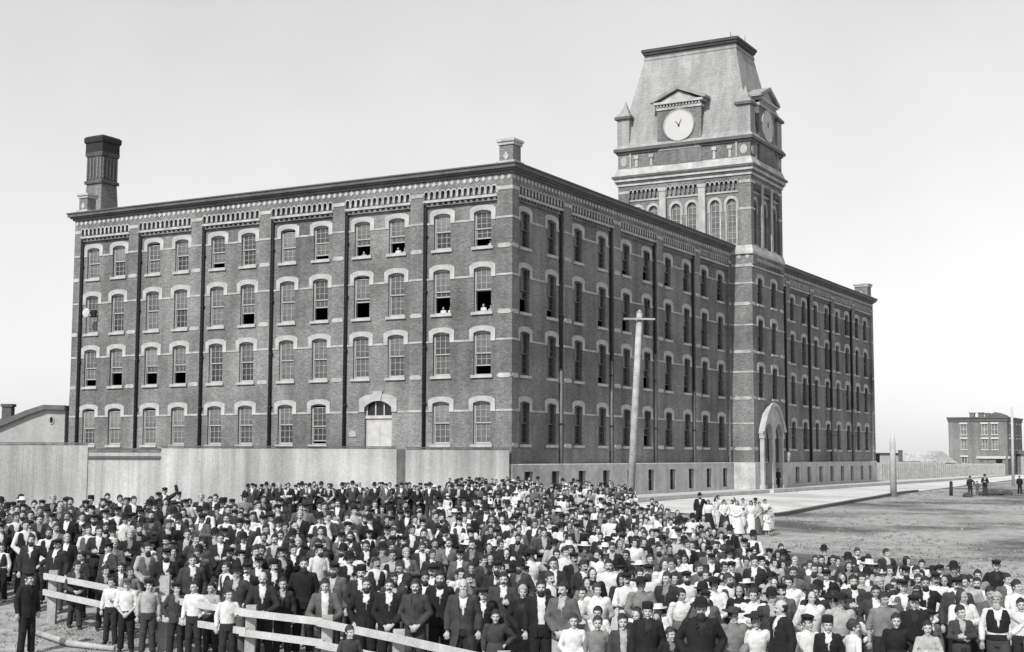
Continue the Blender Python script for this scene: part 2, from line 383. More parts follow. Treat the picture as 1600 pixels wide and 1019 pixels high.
# far walls, floors, roof
wall(bw, lambda s, z, n=0.: Vector((RW, s, z)), 0, LW, -1.2, 20.45, 0)
wall(bw, lambda s, z, n=0.: Vector((s, LW, z)), 0, RW, -1.2, 20.45, 0)
obj('wall', bw, M_brick, mill_root); obj('plinth', bp_, M_plinth, mill_root)
bf = BM(); XY = lambda s, z, n=0.: Vector((s, n, z))
for z in (2.35, 6.9, 10.9, 15.0):
    box(bf, XY, .7, RW-.7, z-.2, z, .7, LW-.7)
obj('storey_floor', bf, M_floor, mill_root)
bf = BM()
for x in (6, ): box(bf, XY, x, x+.1, 2.4, 20.2, .7, LW-.7)
box(bf, XY, 6.2, RW-.7, 2.4, 20.2, 5., 5.1)
obj('inner_partition', bf, M_dark, mill_root)
bc = BM(); bo = BM()
for z0, z1, o in ((20.45, 20.6, .14), (20.6, 20.72, .28), (20.72, 20.95, .42)): box(bc, XY, -o, RW+o, z0, z1, -o, LW+o)
obj('cornice', bc, M_corn, mill_root)
bo = BM(); box(bo, XY, -.5, RW+.5, 20.95, 21.03, -.5, LW+.5)
obj('roof', bo, M_roof, mill_root)

rw = random.Random(3)
# --- windows: one of each kind, then copies
def hood_pts(w, z1, rise, leg, top, lw, seg=8):
    inner = []
    rad = (w*w/4 + rise*rise)/(2*rise); cz = z1 - rad; a = math.asin(w/2/rad)
    for k in range(seg+1):
        q = -a + 2*a*k/seg; inner.append((rad*math.sin(q), cz + rad*math.cos(q)))
    o = w/2 + lw
    pts = [(-o, z1-leg), (-w/2, z1-leg)] + inner + [(w/2, z1-leg), (o, z1-leg), (o, z1+top*.30), (o*.72, z1+top*.82), (o*.3, z1+top), (-o*.3, z1+top), (-o*.72, z1+top*.82), (-o, z1+top*.30)]
    return pts
LP = lambda s, z, n=0.: Vector((s, -n, z))
def sash_mesh(name, w, h, nx, ny, mat_f, mat_g, arch=0.):
    bm = BM(); t = .05
    box(bm, LP, -w/2, w/2, 0, t*1.4, -.03, .03); box(bm, LP, -w/2, w/2, h-t, h, -.03, .03)
    box(bm, LP, -w/2, -w/2+t, t*1.4, h-t, -.03, .03); box(bm, LP, w/2-t, w/2, t*1.4, h-t, -.03, .03)
    for i in range(1, nx):
        x = -w/2 + w*i/nx; box(bm, LP, x-.014, x+.014, t*1.4, h-t, -.02, .02)
    for j in range(1, ny):
        z = h*j/ny; box(bm, LP, -w/2+t, w/2-t, z-.012, z+.012, -.018, .018)
    quad(bm, [LP(-w/2+t, t, 0), LP(w/2-t, t, 0), LP(w/2-t, h-t, 0), LP(-w/2+t, h-t, 0)], 1)
    bmesh.ops.recalc_face_normals(bm, faces=bm.faces)
    me = bpy.data.meshes.new(name); bm.to_mesh(me); bm.free(); me.materials.append(mat_f); me.materials.append(mat_g); return me
def bmesh_mesh(name, bm, mat):
    bmesh.ops.recalc_face_normals(bm, faces=bm.faces); me = bpy.data.meshes.new(name); bm.to_mesh(me); bm.free(); me.materials.append(mat); return me
_wc = {}
def win_meshes(ri, kind):
    if (ri, kind) in _wc: return _wc[(ri, kind)]
    z0, z1 = ROWS[ri]; h = z1-z0; mf = M_sash if kind != 'dark' else M_sash_shade
    mg = {'lit_blind': M_glass_lit_blind, 'lit_pane': M_glass_lit, 'dark': M_glass_dark}[kind]
    b = BM(); f = .055; w = WW
    for a, c in ((-w/2, -w/2+f), (w/2-f, w/2)): box(b, LP, a, c, 0, h, -.32, -.14)
    box(b, LP, -w/2+f, w/2-f, h-.1, h, -.32, -.14); box(b, LP, -w/2+f, w/2-f, 0, .05, -.32, -.14)
    frame = bmesh_mesh('window', b, mf)
    sw = w-2*f; sh = (h-.15)/2+.03
    up = sash_mesh('upper_sash', sw, sh, 3, 3, mf, mg); lo = sash_mesh('lower_sash', sw, sh, 3, 3, mf, mg)
    b = BM(); box(b, LP, -w/2-.16, w/2+.16, -.2, -.02, -.3, .12); sill = bmesh_mesh('sill', b, M_stone)
    b = BM(); prism(b, LP, hood_pts(w, h, .13, .66, .31, .32), -.13, .05); hood = bmesh_mesh('hood', b, M_stone)
    _wc[(ri, kind)] = (frame, up, lo, sill, hood, h, sh); return _wc[(ri, kind)]
def add_window(P_loc, rot, ri, kind, lift=0., drop=0.):
    fr, up, lo, sill, hood, h, sh = win_meshes(ri, kind)
    o = meshobj('window', fr, mill_root); o.location = P_loc; o.rotation_euler = (0,0,rot)
    for nm, me, z, n in (('upper_sash', up, h-.1-sh-drop, -.2), ('lower_sash', lo, .05+lift*(sh-.05), -.265), ('sill', sill, 0, 0), ('hood', hood, 0, 0)):
        c = meshobj(nm, me, o); c.location = (0, -n, z)
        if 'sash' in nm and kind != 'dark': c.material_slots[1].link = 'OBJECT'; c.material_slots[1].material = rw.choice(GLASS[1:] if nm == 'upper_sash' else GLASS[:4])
    return o
# how far each sash of the sunlit end is raised (column from the corner end, row)
LIFT = {(11,0):.42,(9,0):.62,(8,0):.6,(7,0):.22,(11,1):.95,(10,1):.75,(8,1):.75,(7,1):.62,(4,1):0,(5,1):.55,(11,2):.4,(3,2):.6,(2,2):.62,(1,2):.7,(0,2):.35,(4,0):.3,(7,3):.12}
for ci, c in enumerate(L_COLS):
    for ri, (z0, z1) in enumerate(ROWS):
        if ri == 3 and ci in (8, 9): continue
        add_window(PL(c, z0, -REC), R(-90), ri, rw.choice(['lit_blind','lit_pane','lit_pane']), LIFT.get((ci, ri), 0.), rw.choice([0,0,0,.12]))
far = []
for c in R_COLS + W_COLS:
    if c < 54 and c > TS1: continue
    for ri, (z0, z1) in enumerate(ROWS):
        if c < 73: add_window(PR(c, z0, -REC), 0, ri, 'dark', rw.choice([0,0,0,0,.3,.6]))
        else: far.append((c, ri))
bm = BM()
for c, ri in far:
    z0, z1 = ROWS[ri]; Pq = lambda s, z, n=0.: PR(c+s, z0+z, n-REC)
    h = z1-z0
    box(bm, Pq, -WW/2, WW/2, 0, h, -.3, -.22, 1); box(bm, Pq, -WW/2, -WW/2+.07, 0, h, -.21, -.14, 2); box(bm, Pq, WW/2-.07, WW/2, 0, h, -.21, -.14, 2)
    box(bm, Pq, -WW/2+.07, WW/2-.07, h*.5-.04, h*.5+.04, -.21, -.16, 2)
    prism(bm, Pq, hood_pts(WW, h, .13, .66, .37, .37), -.13, .05); box(bm, Pq, -WW/2-.16, WW/2+.16, -.2, -.02, -.3, .12)
o = obj('far_window', bm, [M_stone, M_glass_dark, M_sash_shade], mill_root); o['kind'] = 'stuff'
# basement lights
bm = BM(); box(bm, LP, -.55, .55, 0, 1.54, -.34, -.3, 1)
for a, b_ in ((-.55, -.49), (.49, .55), (-.03, .03)): box(bm, LP, a, b_, 0, 1.54, -.29, -.24)
box(bm, LP, -.49, .49, .74, .8, -.285, -.25)
bmesh.ops.recalc_face_normals(bm, faces=bm.faces); bme = bpy.data.meshes.new('basement_window'); bm.to_mesh(bme); bm.free(); bme.materials.append(M_sash_shade); bme.materials.append(M_glass_dark)
for c, z0, z1 in BASE:
    if TS1 < c < 54: continue
    o = meshobj('basement_window', bme, mill_root); o.location = PR(c, z0, .1)
# downpipes: dark on the sunlit end, dark above on the street front, the pilasters' sunlit strip painted in below
def downpipe(P, s, z0, z1, zp=None, r=.085, off=.1):
    b = BM(); q = lambda z, n=off: P(s, z, n)
    tube(b, [q(zp or z0), q(z1-.5), q(z1, -.02)], [r, r, r], 10)
    lathe(b, [(r, 0), (.16, .05), (.19, .3), (.15, .34)], 10, tuple(q(z1-.34)))
    o = obj('downpipe', b, M_iron, mill_root, True)
    if zp:
        b = BM(); tube(b, [q(z0), q(zp)], [r*1.08, r*1.08], 10); obj('lower_length', b, M_pipe_lit, o, True)
    for z in np.arange(z0+1.5, z1-1, 3.6):
        b = BM(); box(b, P, s-.14, s+.14, z-.04, z+.04, off-.16, off+r+.015); obj('bracket', b, M_iron, o)
for a, b_ in L_PIL[1:]: downpipe(PL, a-.11, 1.0, 19.1, None, .085, -REC+.1)
for i, (a, b_) in enumerate(R_PIL[1:-1]): downpipe(PR, a-.2, -.2, 19.1, (8.5, 9.5, 10.5, 8.)[i], .09, -REC+.12)
for i, (a, b_) in enumerate(W_PIL[1:-1]): downpipe(PR, a-.2, -.1, 19.1, (None, None, 8., 8.)[i], .12, -REC+.14)

# loading door in the sunlit end
b = BM(); dw = 2.14
prism(b, PL, [(10.12+s, 6.36+z) for s, z in hood_pts(dw, 0, .42, .74, .42, .42)], -REC-.12, -REC+.08); prism(b, PL, [(9.85,6.34),(10.39,6.34),(10.5,6.98),(9.74,6.98)], -REC, -REC+.14)
dr = obj('door', BM(), M_whitewood, mill_root)
bm = BM(); box(bm, PL, 9.05, 11.19, 1.3, 5.2, -REC-.3, -REC-.22)
for s in (9.05, 10.09, 11.07): box(bm, PL, s, s+.1, 1.3, 5.2, -REC-.22, -REC-.19)
for z in (1.4, 3.3, 5.05): box(bm, PL, 9.15, 11.07, z, z+.13, -REC-.22, -REC-.2)
bm.to_mesh(dr.data); bm.free()
obj('hood', b, M_stone, dr)
bm = BM(); box(bm, PL, 9.05, 11.19, 5.2, 5.4, -REC-.3, -REC-.1); 
for s in (9.05, 9.75, 10.42, 11.11): box(bm, PL, s, s+.08, 5.4, 6.34, -REC-.3, -REC-.2)
box(bm, PL, 9.05, 11.19, 5.4, 6.36, -REC-.31, -REC-.27, 1)
obj('transom_window', bm, [M_whitewood, M_glass_dark], dr)
bm = BM(); box(bm, PL, 10.0, 10.2, 3.0, 3.25, -REC-.2, -REC-.13); obj('latch', bm, M_iron, dr)
bm = BM(); box(bm, PL, 11.85, 12.4, 4.02, 4.34, -REC, -REC+.06); box(bm, PL, 11.95, 12.3, 4.34, 4.4, -REC, -REC+.04); obj('wall_plaque', bm, M_stone, mill_root)
# round gong high on the end wall
g = empty('gong', PL(36.1, 13.3, .15), 0, mill_root)
bm = BM(); lathe(bm, [(.02,-.06),(.24,-.05),(.35,0),(.37,.04),(.32,.07),(.1,.1),(.02,.1)], 20); bmesh.ops.rotate(bm, verts=bm.verts, matrix=Matrix.Rotation(R(-90), 3, 'Y')); bmesh.ops.translate(bm, verts=bm.verts, vec=(-.35,0,0))
obj('gong_disc', bm, M_whitewood, g, True)
bm = BM(); tube(bm, [(.2,-.2,.1),(-.3,-.05,.05)], [.04,.04], 8); box(bm, lambda s,z,n: Vector((n,s,z)), -.5, -.1, -.3, .25, .0, .2); obj('gong_bracket', bm, M_iron, g)
# small roof chimneys
def stub(x, y, w, h, taper=0.):
    b = BM(); box(b, XY, x-w/2, x+w/2, 21.03, 21.03+h*.78, y-w/2, y+w/2)
    o = obj('roof_chimney', b, M_brickf, mill_root)
    b = BM(); e = .08
    box(b, XY, x-w/2-e, x+w/2+e, 21.03+h*.78, 21.03+h*.9, y-w/2-e, y+w/2+e); box(b, XY, x-w/2-e*2, x+w/2+e*2, 21.03+h*.9, 21.03+h, y-w/2-e*2, y+w/2+e*2)
    box(b, XY, x-w/2-e*2, x+w/2+e*2, 21.03, 21.28, y-w/2-e*2, y+w/2+e*2)
    prism(b, lambda s,z,n: Vector((x-w/2-n, y+s, 21.03+z)), [(-.2,.55),(0,.3),(.2,.55),(0,.85)], -.01, .04)
    obj('chimney_cap', b, M_plinth, o)
stub(.75, .6, 1.0, 1.65); stub(.55, 37.45, .85, 1.5); stub(84.4, .9, 1.5, 1.7)

# --- clock tower (part of the mill)
bt = BM(); bts = BM(); bta = BM()
tw = empty('clock_tower', (0,0,0), 0, mill_root)
def tpart(nm, fn, *a): b = BM(); fn(b, *a); return obj(nm, b, M_stone, tw)
def tbox(*a): return tpart('stone_band', box, *a)
def tprism(*a): return tpart('stone_block', prism, *a)
def tring(*a): return tpart('belt_course', ring_slab, *a)
T_ROWS = [(15.98,18.29),(11.84,14.68),(7.86,10.63)]
T_COLS = [40.6, 44.2]
PORT = (40.05, 45.15)
def t_wall(P, s0, s1, z0, z1, holes=(), n=0.): wall(bt, P, s0, s1, z0, z1, n, holes, .34)
fh = [(c-.62, c+.62, a-.02, b+.02) for c in T_COLS for a, b in T_ROWS] + [(40.1, 41.95, .05, 5.7), (42.75, 44.6, .05, 5.7)]
wall(bt, PTF, TS0, TS1, 2.25, 20.2, 0, [h for h in fh if h[2] > 3] + [(40.1, 41.95, 2.25, 5.7), (42.75, 44.6, 2.25, 5.7)], .34)
t_wall(PTS, -TF, 0, 2.25, 20.2); t_wall(PTE, -TF, 0, 2.25, 20.2)
bpp = BM()
wall(bpp, PTF, TS0-.1, TS1+.1, -1.2, 2.25, .1, [(40.1, 41.95, -.1, 2.25), (42.75, 44.6, -.1, 2.25)], .4)
wall(bpp, PTS, -TF-.1, 0, -1.2, 2.25, .1); wall(bpp, PTE, -TF-.1, 0, -1.2, 2.25, .1)
for P, a, b_ in ((PTF, TS0-.1, TS1+.1), (PTS, -TF-.1, 0), (PTE, -TF-.1, 0)): quad(bpp, [P(a,2.25,.1), P(b_,2.25,.1), P(b_,2.3,-.01), P(a,2.3,-.01)])
obj('tower_plinth', bpp, M_plinth, tw)
# bands on the lower stage
for z0, z1 in ROWS:
    tbox(PTS, -TF, -.05, z1-.68, z1-.54, -.02, .035)
    for a, b_ in ((TS0, T_COLS[0]-.98), (T_COLS[0]+.98, T_COLS[1]-.98), (T_COLS[1]+.98, TS1)):
        if z1 > 7: tbox(PTF, a, b_, z1-.68, z1-.54, -.02, .035)
    for P, m, h in ((PTS, -.95, .85), (PTF, TS0+.55, .5), (PTF, TS1-.55, .5)):
        tprism(P, [(m-h, z0-.1), (m-h*.7, z0-.22), (m+h*.7, z0-.22), (m+h, z0-.1), (m+h*.7, z0+.06), (m-h*.7, z0+.06)], -.02, .035)
def arcade(P, s0, s1, zb, zt, cw, n0, n1, ring=True, bmA=None, bmS=None):
    n = max(3, round((s1-s0)/cw)); cw = (s1-s0)/n; r = cw*.31; zs = zt-.12-r
    for i in range(n):
        ca = s0 + cw*(i+.5)
        arc = [(ca + r*math.cos(math.pi*k/8), zs + r*math.sin(math.pi*k/8)) for k in range(9)]
        prism(bmA, P, [(ca-cw/2, zb), (ca-r, zb), (ca-r, zs)] + arc[::-1][1:-1] + [(ca+r, zs), (ca+r, zb), (ca+cw/2, zb), (ca+cw/2, zt), (ca-cw/2, zt)], n0, n1)
        ro = r+.07; out = [(ca + ro*math.cos(math.pi*k/8), zs + ro*math.sin(math.pi*k/8)) for k in range(9)]
        if ring: prism(bmS, P, [(ca-r-.06, zs-.1), (ca-r, zs-.1)] + arc[::-1] + [(ca+r, zs-.1), (ca+r+.06, zs-.1)] + out, n1-.02, n1+.03)
arcade(PTF, TS0+.9, TS1-.9, 19.3, 19.95, .43, 0, .12, True, bta, bts); tbox(PTF, TS0, TS1, 19.08, 19.22, -.02, .1)
box(bta, PTF, TS0, TS0+.9, 19.3, 20.2, 0, .12); box(bta, PTF, TS1-.9, TS1, 19.3, 20.2, 0, .12); box(bta, PTF, TS0+.9, TS1-.9, 19.95, 20.2, 0, .12)
for m in (-1.5, -.75): tprism(PTS, [(m-.25, 20.0), (m, 19.75), (m+.25, 20.0), (m, 20.2)], -.02, .05)
tbox(PTS, -TF, -.05, 19.1, 19.35, -.02, .05)
# belt (sloped stone) all round
def ring_slab(bm, z0, z1, o, o2=None, x0=TS0, x1=TS1, y0=-TF, y1=TB):
    o2 = o if o2 is None else o2
    a = [Vector((x0-o, y0-o, z0)), Vector((x1+o, y0-o, z0)), Vector((x1+o, y1+o, z0)), Vector((x0-o, y1+o, z0))]
    b = [Vector((x0-o2, y0-o2, z1)), Vector((x1+o2, y0-o2, z1)), Vector((x1+o2, y1+o2, z1)), Vector((x0-o2, y1+o2, z1))]
    A = [bm.verts.new(p) for p in a]; B = [bm.verts.new(p) for p in b]
    bm.faces.new(A[::-1]); bm.faces.new(B)
    for i in range(4): bm.faces.new((A[i], A[(i+1)%4], B[(i+1)%4], B[i]))
tring(20.2, 20.42, .16); tring(20.42, 20.98, .16, .02)
# belfry stage: three bays a side with paired (side) and single (front) round-headed windows
Z0, Z1 = 20.98, 27.15
side_w = [-.02, 1.5, 3.67, 5.18, 7.37, 8.87]; front_w = [40.25, 42.8, 45.35]
tall = []
for P, ws, bays, w_, a0, a1 in ((PTS, side_w, [(-.75,2.28),(3.0,6.02),(6.72,9.65)], .86, -TF, TB), (PTE, side_w, [(-.75,2.28),(3.0,6.02),(6.72,9.65)], .86, -TF, TB),
                                (PTF, front_w, [(39.35,41.25),(41.85,43.75),(44.35,46.25)], .9, TS0, TS1), (PTB, front_w, [(39.35,41.25),(41.85,43.75),(44.35,46.25)], .9, TS0, TS1)):
    edges = [a0] + [e for b_ in bays for e in b_] + [a1]
    for i in range(0, len(edges), 2): 
        wall(bt, P, edges[i], edges[i+1], Z0, Z1, 0)
        if 0 < i < len(edges)-2:                                           # pale pilaster strips between the bays
            tbox(P, edges[i]+.04, edges[i+1]-.04, Z0, 26.4, -.01, .05); tbox(P, edges[i]-.02, edges[i+1]+.02, 26.4, 26.7, -.01, .1)
    for e0, e1 in bays:
        hs = [(c-w_/2, c+w_/2, 21.2, 25.2) for c in ws if e0 < c < e1]
        wall(bt, P, e0, e1, Z0, 25.95, -.25, hs, .3)
        for s in (e0, e1): quad(bt, [P(s, Z0, -.25), P(s, Z0, 0), P(s, Z1, 0), P(s, Z1, -.25)])
        quad(bt, [P(e0, 25.95, -.25), P(e1, 25.95, -.25), P(e1, Z1, -.25), P(e0, Z1, -.25)])
        arcade(P, e0, e1, 26.05, 26.85, .42, -.25, 0, True, bta, bts); box(bta, P, e0, e1, 26.85, Z1, -.25, 0)
        tbox(P, e0, e1, 25.72, 25.86, -.25, -.16)
        for c in ws:
            if e0 < c < e1: tall.append((P, c, w_))
    for s in (a0+.55, a1-.55):
        tbox(P, s-.5, s+.5, 24.1, 24.3, -.01, .03); tbox(P, s-.5, s+.5, 26.45, 26.7, -.01, .04)
obj('tower_wall', bt, M_brick, tw); 
# entablature, sloped band, attic
bb = BM(); ring_slab(bb, 27.15, 27.4, .1); ring_slab(bb, 27.55, 27.85, .3); obj('tower_frieze', bb, M_plinth, tw)
bb = BM(); ring_slab(bb, 27.4, 27.55, .2); ring_slab(bb, 27.85, 28.05, .45); obj('tower_cornice', bb, M_corn, tw)
tring(28.05, 28.75, .3, .05)
bb = BM(); ring_slab(bb, 28.75, 30.1, 0.); obj('attic_wall', bb, M_brick, tw)
for P, a0, a1, cm in ((PTS, -TF, TB, 4.66), (PTF, TS0, TS1, 42.8), (PTE, -TF, TB, 4.66)):
    ss = [a0+1.85, a0+3.3, a1-3.3, a1-1.85] if a1-a0 > 10 else []
    for s in ss: tbox(P, s-.12, s+.12, 28.8, 29.55, 0, .09); tbox(P, s-.22, s+.22, 29.55, 29.85, 0, .16)
    for s in (a0+.6, a1-.6): tprism(P, [(s+.32*math.cos(k*math.pi/6), 29.4+.42*math.sin(k*math.pi/6)) for k in range(12)], 0, .06)
    for s in (a0+1.25, a1-1.25): tbox(P, s-.06, s+.06, 28.75, 30.1, 0, .1)
bb = BM()
ring_slab(bb, 30.1, 30.3, .14); ring_slab(bb, 30.3, 30.58, .32); obj('eave_cornice', bb, M_corn, tw)
# mansard roof
bb = BM()
prof = [(30.58, .28), (31.2, -.12), (33.5, -.62), (36.5, -1.3), (39.55, -1.95)]
for (z0, o0), (z1, o1) in zip(prof, prof[1:]): 
    A = [Vector((TS0-o0, -TF-o0, z0)), Vector((TS1+o0, -TF-o0, z0)), Vector((TS1+o0, TB+o0, z0)), Vector((TS0-o0, TB+o0, z0))]
    B = [Vector((TS0-o1, -TF-o1, z1)), Vector((TS1+o1, -TF-o1, z1)), Vector((TS1+o1, TB+o1, z1)), Vector((TS0-o1, TB+o1, z1))]
    for i in range(4): quad(bb, [A[i], A[(i+1)%4], B[(i+1)%4], B[i]])
rf = obj('mansard_roof', bb, M_slate, tw)
bb = BM(); ring_slab(bb, 39.35, 39.6, -1.86); ring_slab(bb, 39.6, 39.85, -1.76, -1.7); ring_slab(bb, 39.85, 40.1, -1.62); obj('roof_cornice', bb, M_slated, rf)
bb = BM(); ring_slab(bb, 39.1, 39.35, -1.8); obj('roof_frieze', bb, M_slate, rf)
bb = BM()
for x, y, h in ((44.6, .6, 1.3), (40.9, .6, .7)): tube(bb, [(x,y,40.1),(x,y,40.1+h)], [.035,.015], 6)
for k in range(15): tube(bb, [(40.9+.28*k, .45, 40.1), (40.9+.28*k, .45, 40.5)], [.02,.008], 5)
obj('roof_finial', bb, M_iron, rf)
# clock dormers
def dormer(P, cm, nback):
    hw = 2.1; d = empty('clock_dormer', (0,0,0), 0, tw)
    bb = BM(); box(bb, P, cm-hw, cm+hw, 28.76, 33.7, .02, .1); box(bb, P, cm-hw, cm+hw, 30.0, 33.7, -nback, .02); obj('dormer_wall', bb, M_brick, d)
    bb = BM(); box(bb, P, cm-hw+.15, cm+hw-.15, 30.05, 30.75, .1, .14)
    for k in range(7): s = cm-hw+.55+k*.52; prism(bb, P, [(s-.17,30.4),(s,30.2),(s+.17,30.4),(s,30.6)], .14, .18)
    box(bb, P, cm-hw-.05, cm+hw+.05, 33.0+.7, 33.95, -nback, .2)
    for k in range(14): s = cm-hw+.12+k*.305; box(bb, P, s-.08, s+.08, 33.95, 34.18, .1, .3)
    box(bb, P, cm-hw-.28, cm+hw+.28, 34.18, 34.4, -nback, .42); 
    prism(bb, P, [(cm-hw+.15, 34.4), (cm+hw-.15, 34.4), (cm, 35.3)], -nback, .2)
    obj('pediment', bb, M_stone, d)
    bb = BM()
    for sg in (-1, 1): prism(bb, P, [(cm, 35.4), (cm, 35.72), (cm+sg*(hw+.55), 34.62), (cm+sg*(hw+.55), 34.4), (cm+sg*(hw+.3), 34.42)], -nback-.6, .5)
    obj('dormer_roof', bb, M_slate, d)
    ring = lambda r, n=36: [(cm+r*math.cos(2*math.pi*k/n), 32.2+r*math.sin(2*math.pi*k/n)) for k in range(n)]
    bb = BM(); prism(bb, P, ring(1.36), .1, .2); dl = obj('clock_dial', bb, M_dial, d)
    bb = BM()
    for k in range(36):
        a, c = ring(1.36)[k], ring(1.36)[(k+1)%36]; a2, c2 = ring(1.46)[k], ring(1.46)[(k+1)%36]; prism(bb, P, [a, c, c2, a2], .1, .24)
    obj('dial_rim', bb, M_stone, dl)
    for nm, ang, ln, wd in (('minute_hand', 26, .62, .05), ('hour_hand', -38, .52, .06)):
        bb = BM(); a = R(ang); u = Vector((math.sin(a), math.cos(a))); v = Vector((u.y, -u.x))
        if P is PTS: u.x *= -1; v = Vector((u.y, -u.x))
        q = [Vector((cm, 32.15)) + u*x + v*y for x, y in ((-.12,-wd),(-.12,wd),(ln,wd*.3),(ln,-wd*.3))]; o_ = .215 if nm == 'hour_hand' else .235
        prism(bb, P, [tuple(x) for x in q], o_-.012, o_); obj(nm, bb, M_iron, dl)
dormer(PTS, 4.66, 1.6); dormer(PTF, 42.8, 1.6); dormer(PTE, 4.66, 1.6)
# corner turrets
for x, y in ((TS0+.55, -TF+.55), (TS1-.55, -TF+.55), (TS0+.55, TB-.55), (TS1-.55, TB-.55)):
    bb = BM(); box(bb, XY, x-.6, x+.6, 30.5, 33.35, y-.6, y+.6); o = obj('corner_turret', bb, M_slate, tw)
    bb = BM(); box(bb, XY, x-.8, x+.8, 33.35, 33.6, y-.8, y+.8); obj('turret_cornice', bb, M_corn, o)
    bb = BM()
    lathe(bb, [(.98,0),(.86,.25),(.62,.32),(.5,.6),(.3,.9),(.24,1.0),(.2,1.15),(.08,1.35),(.03,1.55)], 4, (x, y, 33.6)); bmesh.ops.rotate(bb, verts=bb.verts, cent=(x,y,0), matrix=Matrix.Rotation(R(45),3,'Z'))
    obj('turret_cap', bb, M_slate, o)
obj('tower_corbels', bta, M_brick, tw); obj('arcade_trim', bts, M_stone, tw)
# tall windows
bm = BM(); w_ = .86
for P, c, w_ in tall:
    pass
def tall_mesh(w, dark):
    b = BM(); z1 = 4.0; r = w/2
    box(b, LP, -w/2, w/2, 0, z1, -.27, -.22, 1)
    for x in (-w/2, w/2-.06, -.02): box(b, LP, x, x+(.06 if x != -.02 else .04), 0, z1, -.215, -.16)
    for k in range(1, 8): box(b, LP, -w/2+.06, w/2-.06, z1*k/8-.02, z1*k/8+.02, -.214, -.18)
    bmesh.ops.recalc_face_normals(b, faces=b.faces); me = bpy.data.meshes.new('belfry_window'); b.to_mesh(me); b.free()
    me.materials.append(M_sash if not dark else M_sash_shade); me.materials.append(M_glass_lit_blind if not dark else M_glass_dark)
    b = BM(); n = 12
    inn = [(r*math.cos(math.pi*k/n), z1-r+r*math.sin(math.pi*k/n)) for k in range(n+1)]; ro = r+.24
    out = [(ro*math.cos(math.pi*k/n), z1-r+ro*math.sin(math.pi*k/n)) for k in range(n+1)]
    prism(b, LP, [(ro, z1-r-.7), (r, z1-r-.7)] + inn + [(-r, z1-r-.7), (-ro, z1-r-.7)] + out[::-1], -.14, .05)
    box(b, LP, -w/2-.1, w/2+.1, -.18, -.02, -.1, .1)
    if not dark:
        for x in (-r-.12, r): box(b, LP, x, x+.12, 0, z1-r-.7, -.1, .03)
    return me, bmesh_mesh('hood', b, M_stone)
tm = {}
for P, c, w_ in tall:
    if P in (PTE, PTB): continue
    dark = P is PTF  # shaded front takes the darker copy of glass and sash
    if dark not in tm: tm[dark] = tall_mesh(w_, dark)
    o = meshobj('belfry_window', tm[dark][0], tw); o.location = P(c, 21.2, -.25); o.rotation_euler = (0,0,R(-90) if P is PTS else 0)
    meshobj('hood', tm[dark][1], o)
for c in T_COLS:
    for ri in range(3):
        o = add_window(PTF(c, ROWS[ri][0], 0), 0, ri, 'dark', rw.choice([0,0,.3])); o.parent = tw
# porch: two round-headed doorways under one big stone arch
pc = tag(empty('porch', (0,0,0), 0, mill_root), 'x', 'x'); del pc['label']; del pc['category']
zs = 4.75
def semi(c, r, n=10): return [(c + r*math.cos(math.pi*k/n), zs + r*math.sin(math.pi*k/n)) for k in range(n+1)]
bb = BM(); c0 = 42.35; ro = 2.75
outer = [(c0 + ro*math.cos(math.pi*k/16), zs + 2.45*(1-abs(math.cos(math.pi*k/16))**2.1)) for k in range(17)]
prism(bb, PTF, outer + [(40.1, zs)] + semi(41.025, .925)[::-1][1:] + [(42.75, zs)] + semi(43.675, .925)[::-1][1:], .02, .5)
for a, b_ in ((c0-ro+.05, 40.1), (41.95, 42.75), (44.6, c0+ro-.05)):
    box(bb, PTF, a+.05, b_-.05, .35, zs-.4, .12, .47); box(bb, PTF, a-.02, b_+.02, zs-.4, zs, .08, .54); box(bb, PTF, a-.05, b_+.05, -1.1, .35, .05, .57)
obj('portal_arch', bb, M_stone, pc)
bb = BM()
hm = [(c0 + (ro+.28)*math.cos(math.pi*k/16), zs + .2 + 2.55*(1-abs(math.cos(math.pi*k/16))**2.1)) for k in range(17)]; hi = [(c0 + (ro-.05)*math.cos(math.pi*k/16), zs + .2 + 2.2*(1-abs(math.cos(math.pi*k/16))**2.1)) for k in range(17)]
for k in range(16): prism(bb, PTF, [hm[k], hm[k+1], hi[k+1], hi[k]], .45, .66)
obj('hood_mould', bb, M_stone, pc)
for c in (41.025, 43.675):
    bb = BM(); box(bb, PTF, c-.925, c+.925, -.1, 5.7, -.34, -.28)
    for x in (c-.9, c-.05, c+.8): box(bb, PTF, x, x+.1, 0, 3.6, -.27, -.2)
    for z in (.1, 1.2, 2.4, 3.5): box(bb, PTF, c-.8, c+.8, z, z+.12, -.275, -.22)
    obj('door', bb, M_boardd, pc)
bb = BM(); box(bb, PTF, c0-3.3, c0+3.3, -1., .03, .0, 1.5); obj('door_step', bb, M_plinth, pc)
bb = BM(); q = PTF(46.2, 2.9, .45); tube(bb, [PTF(46.2, 3.2, 0), PTF(46.2, 3.3, .3), q+Vector((0,0,.25))], [.03]*3, 6); lathe(bb, [(.1,-.45),(.22,0),(.24,.25),(.08,.42)], 8, tuple(q-Vector((0,0,.1)))); obj('wall_lantern', bb, M_plinth, mill_root)

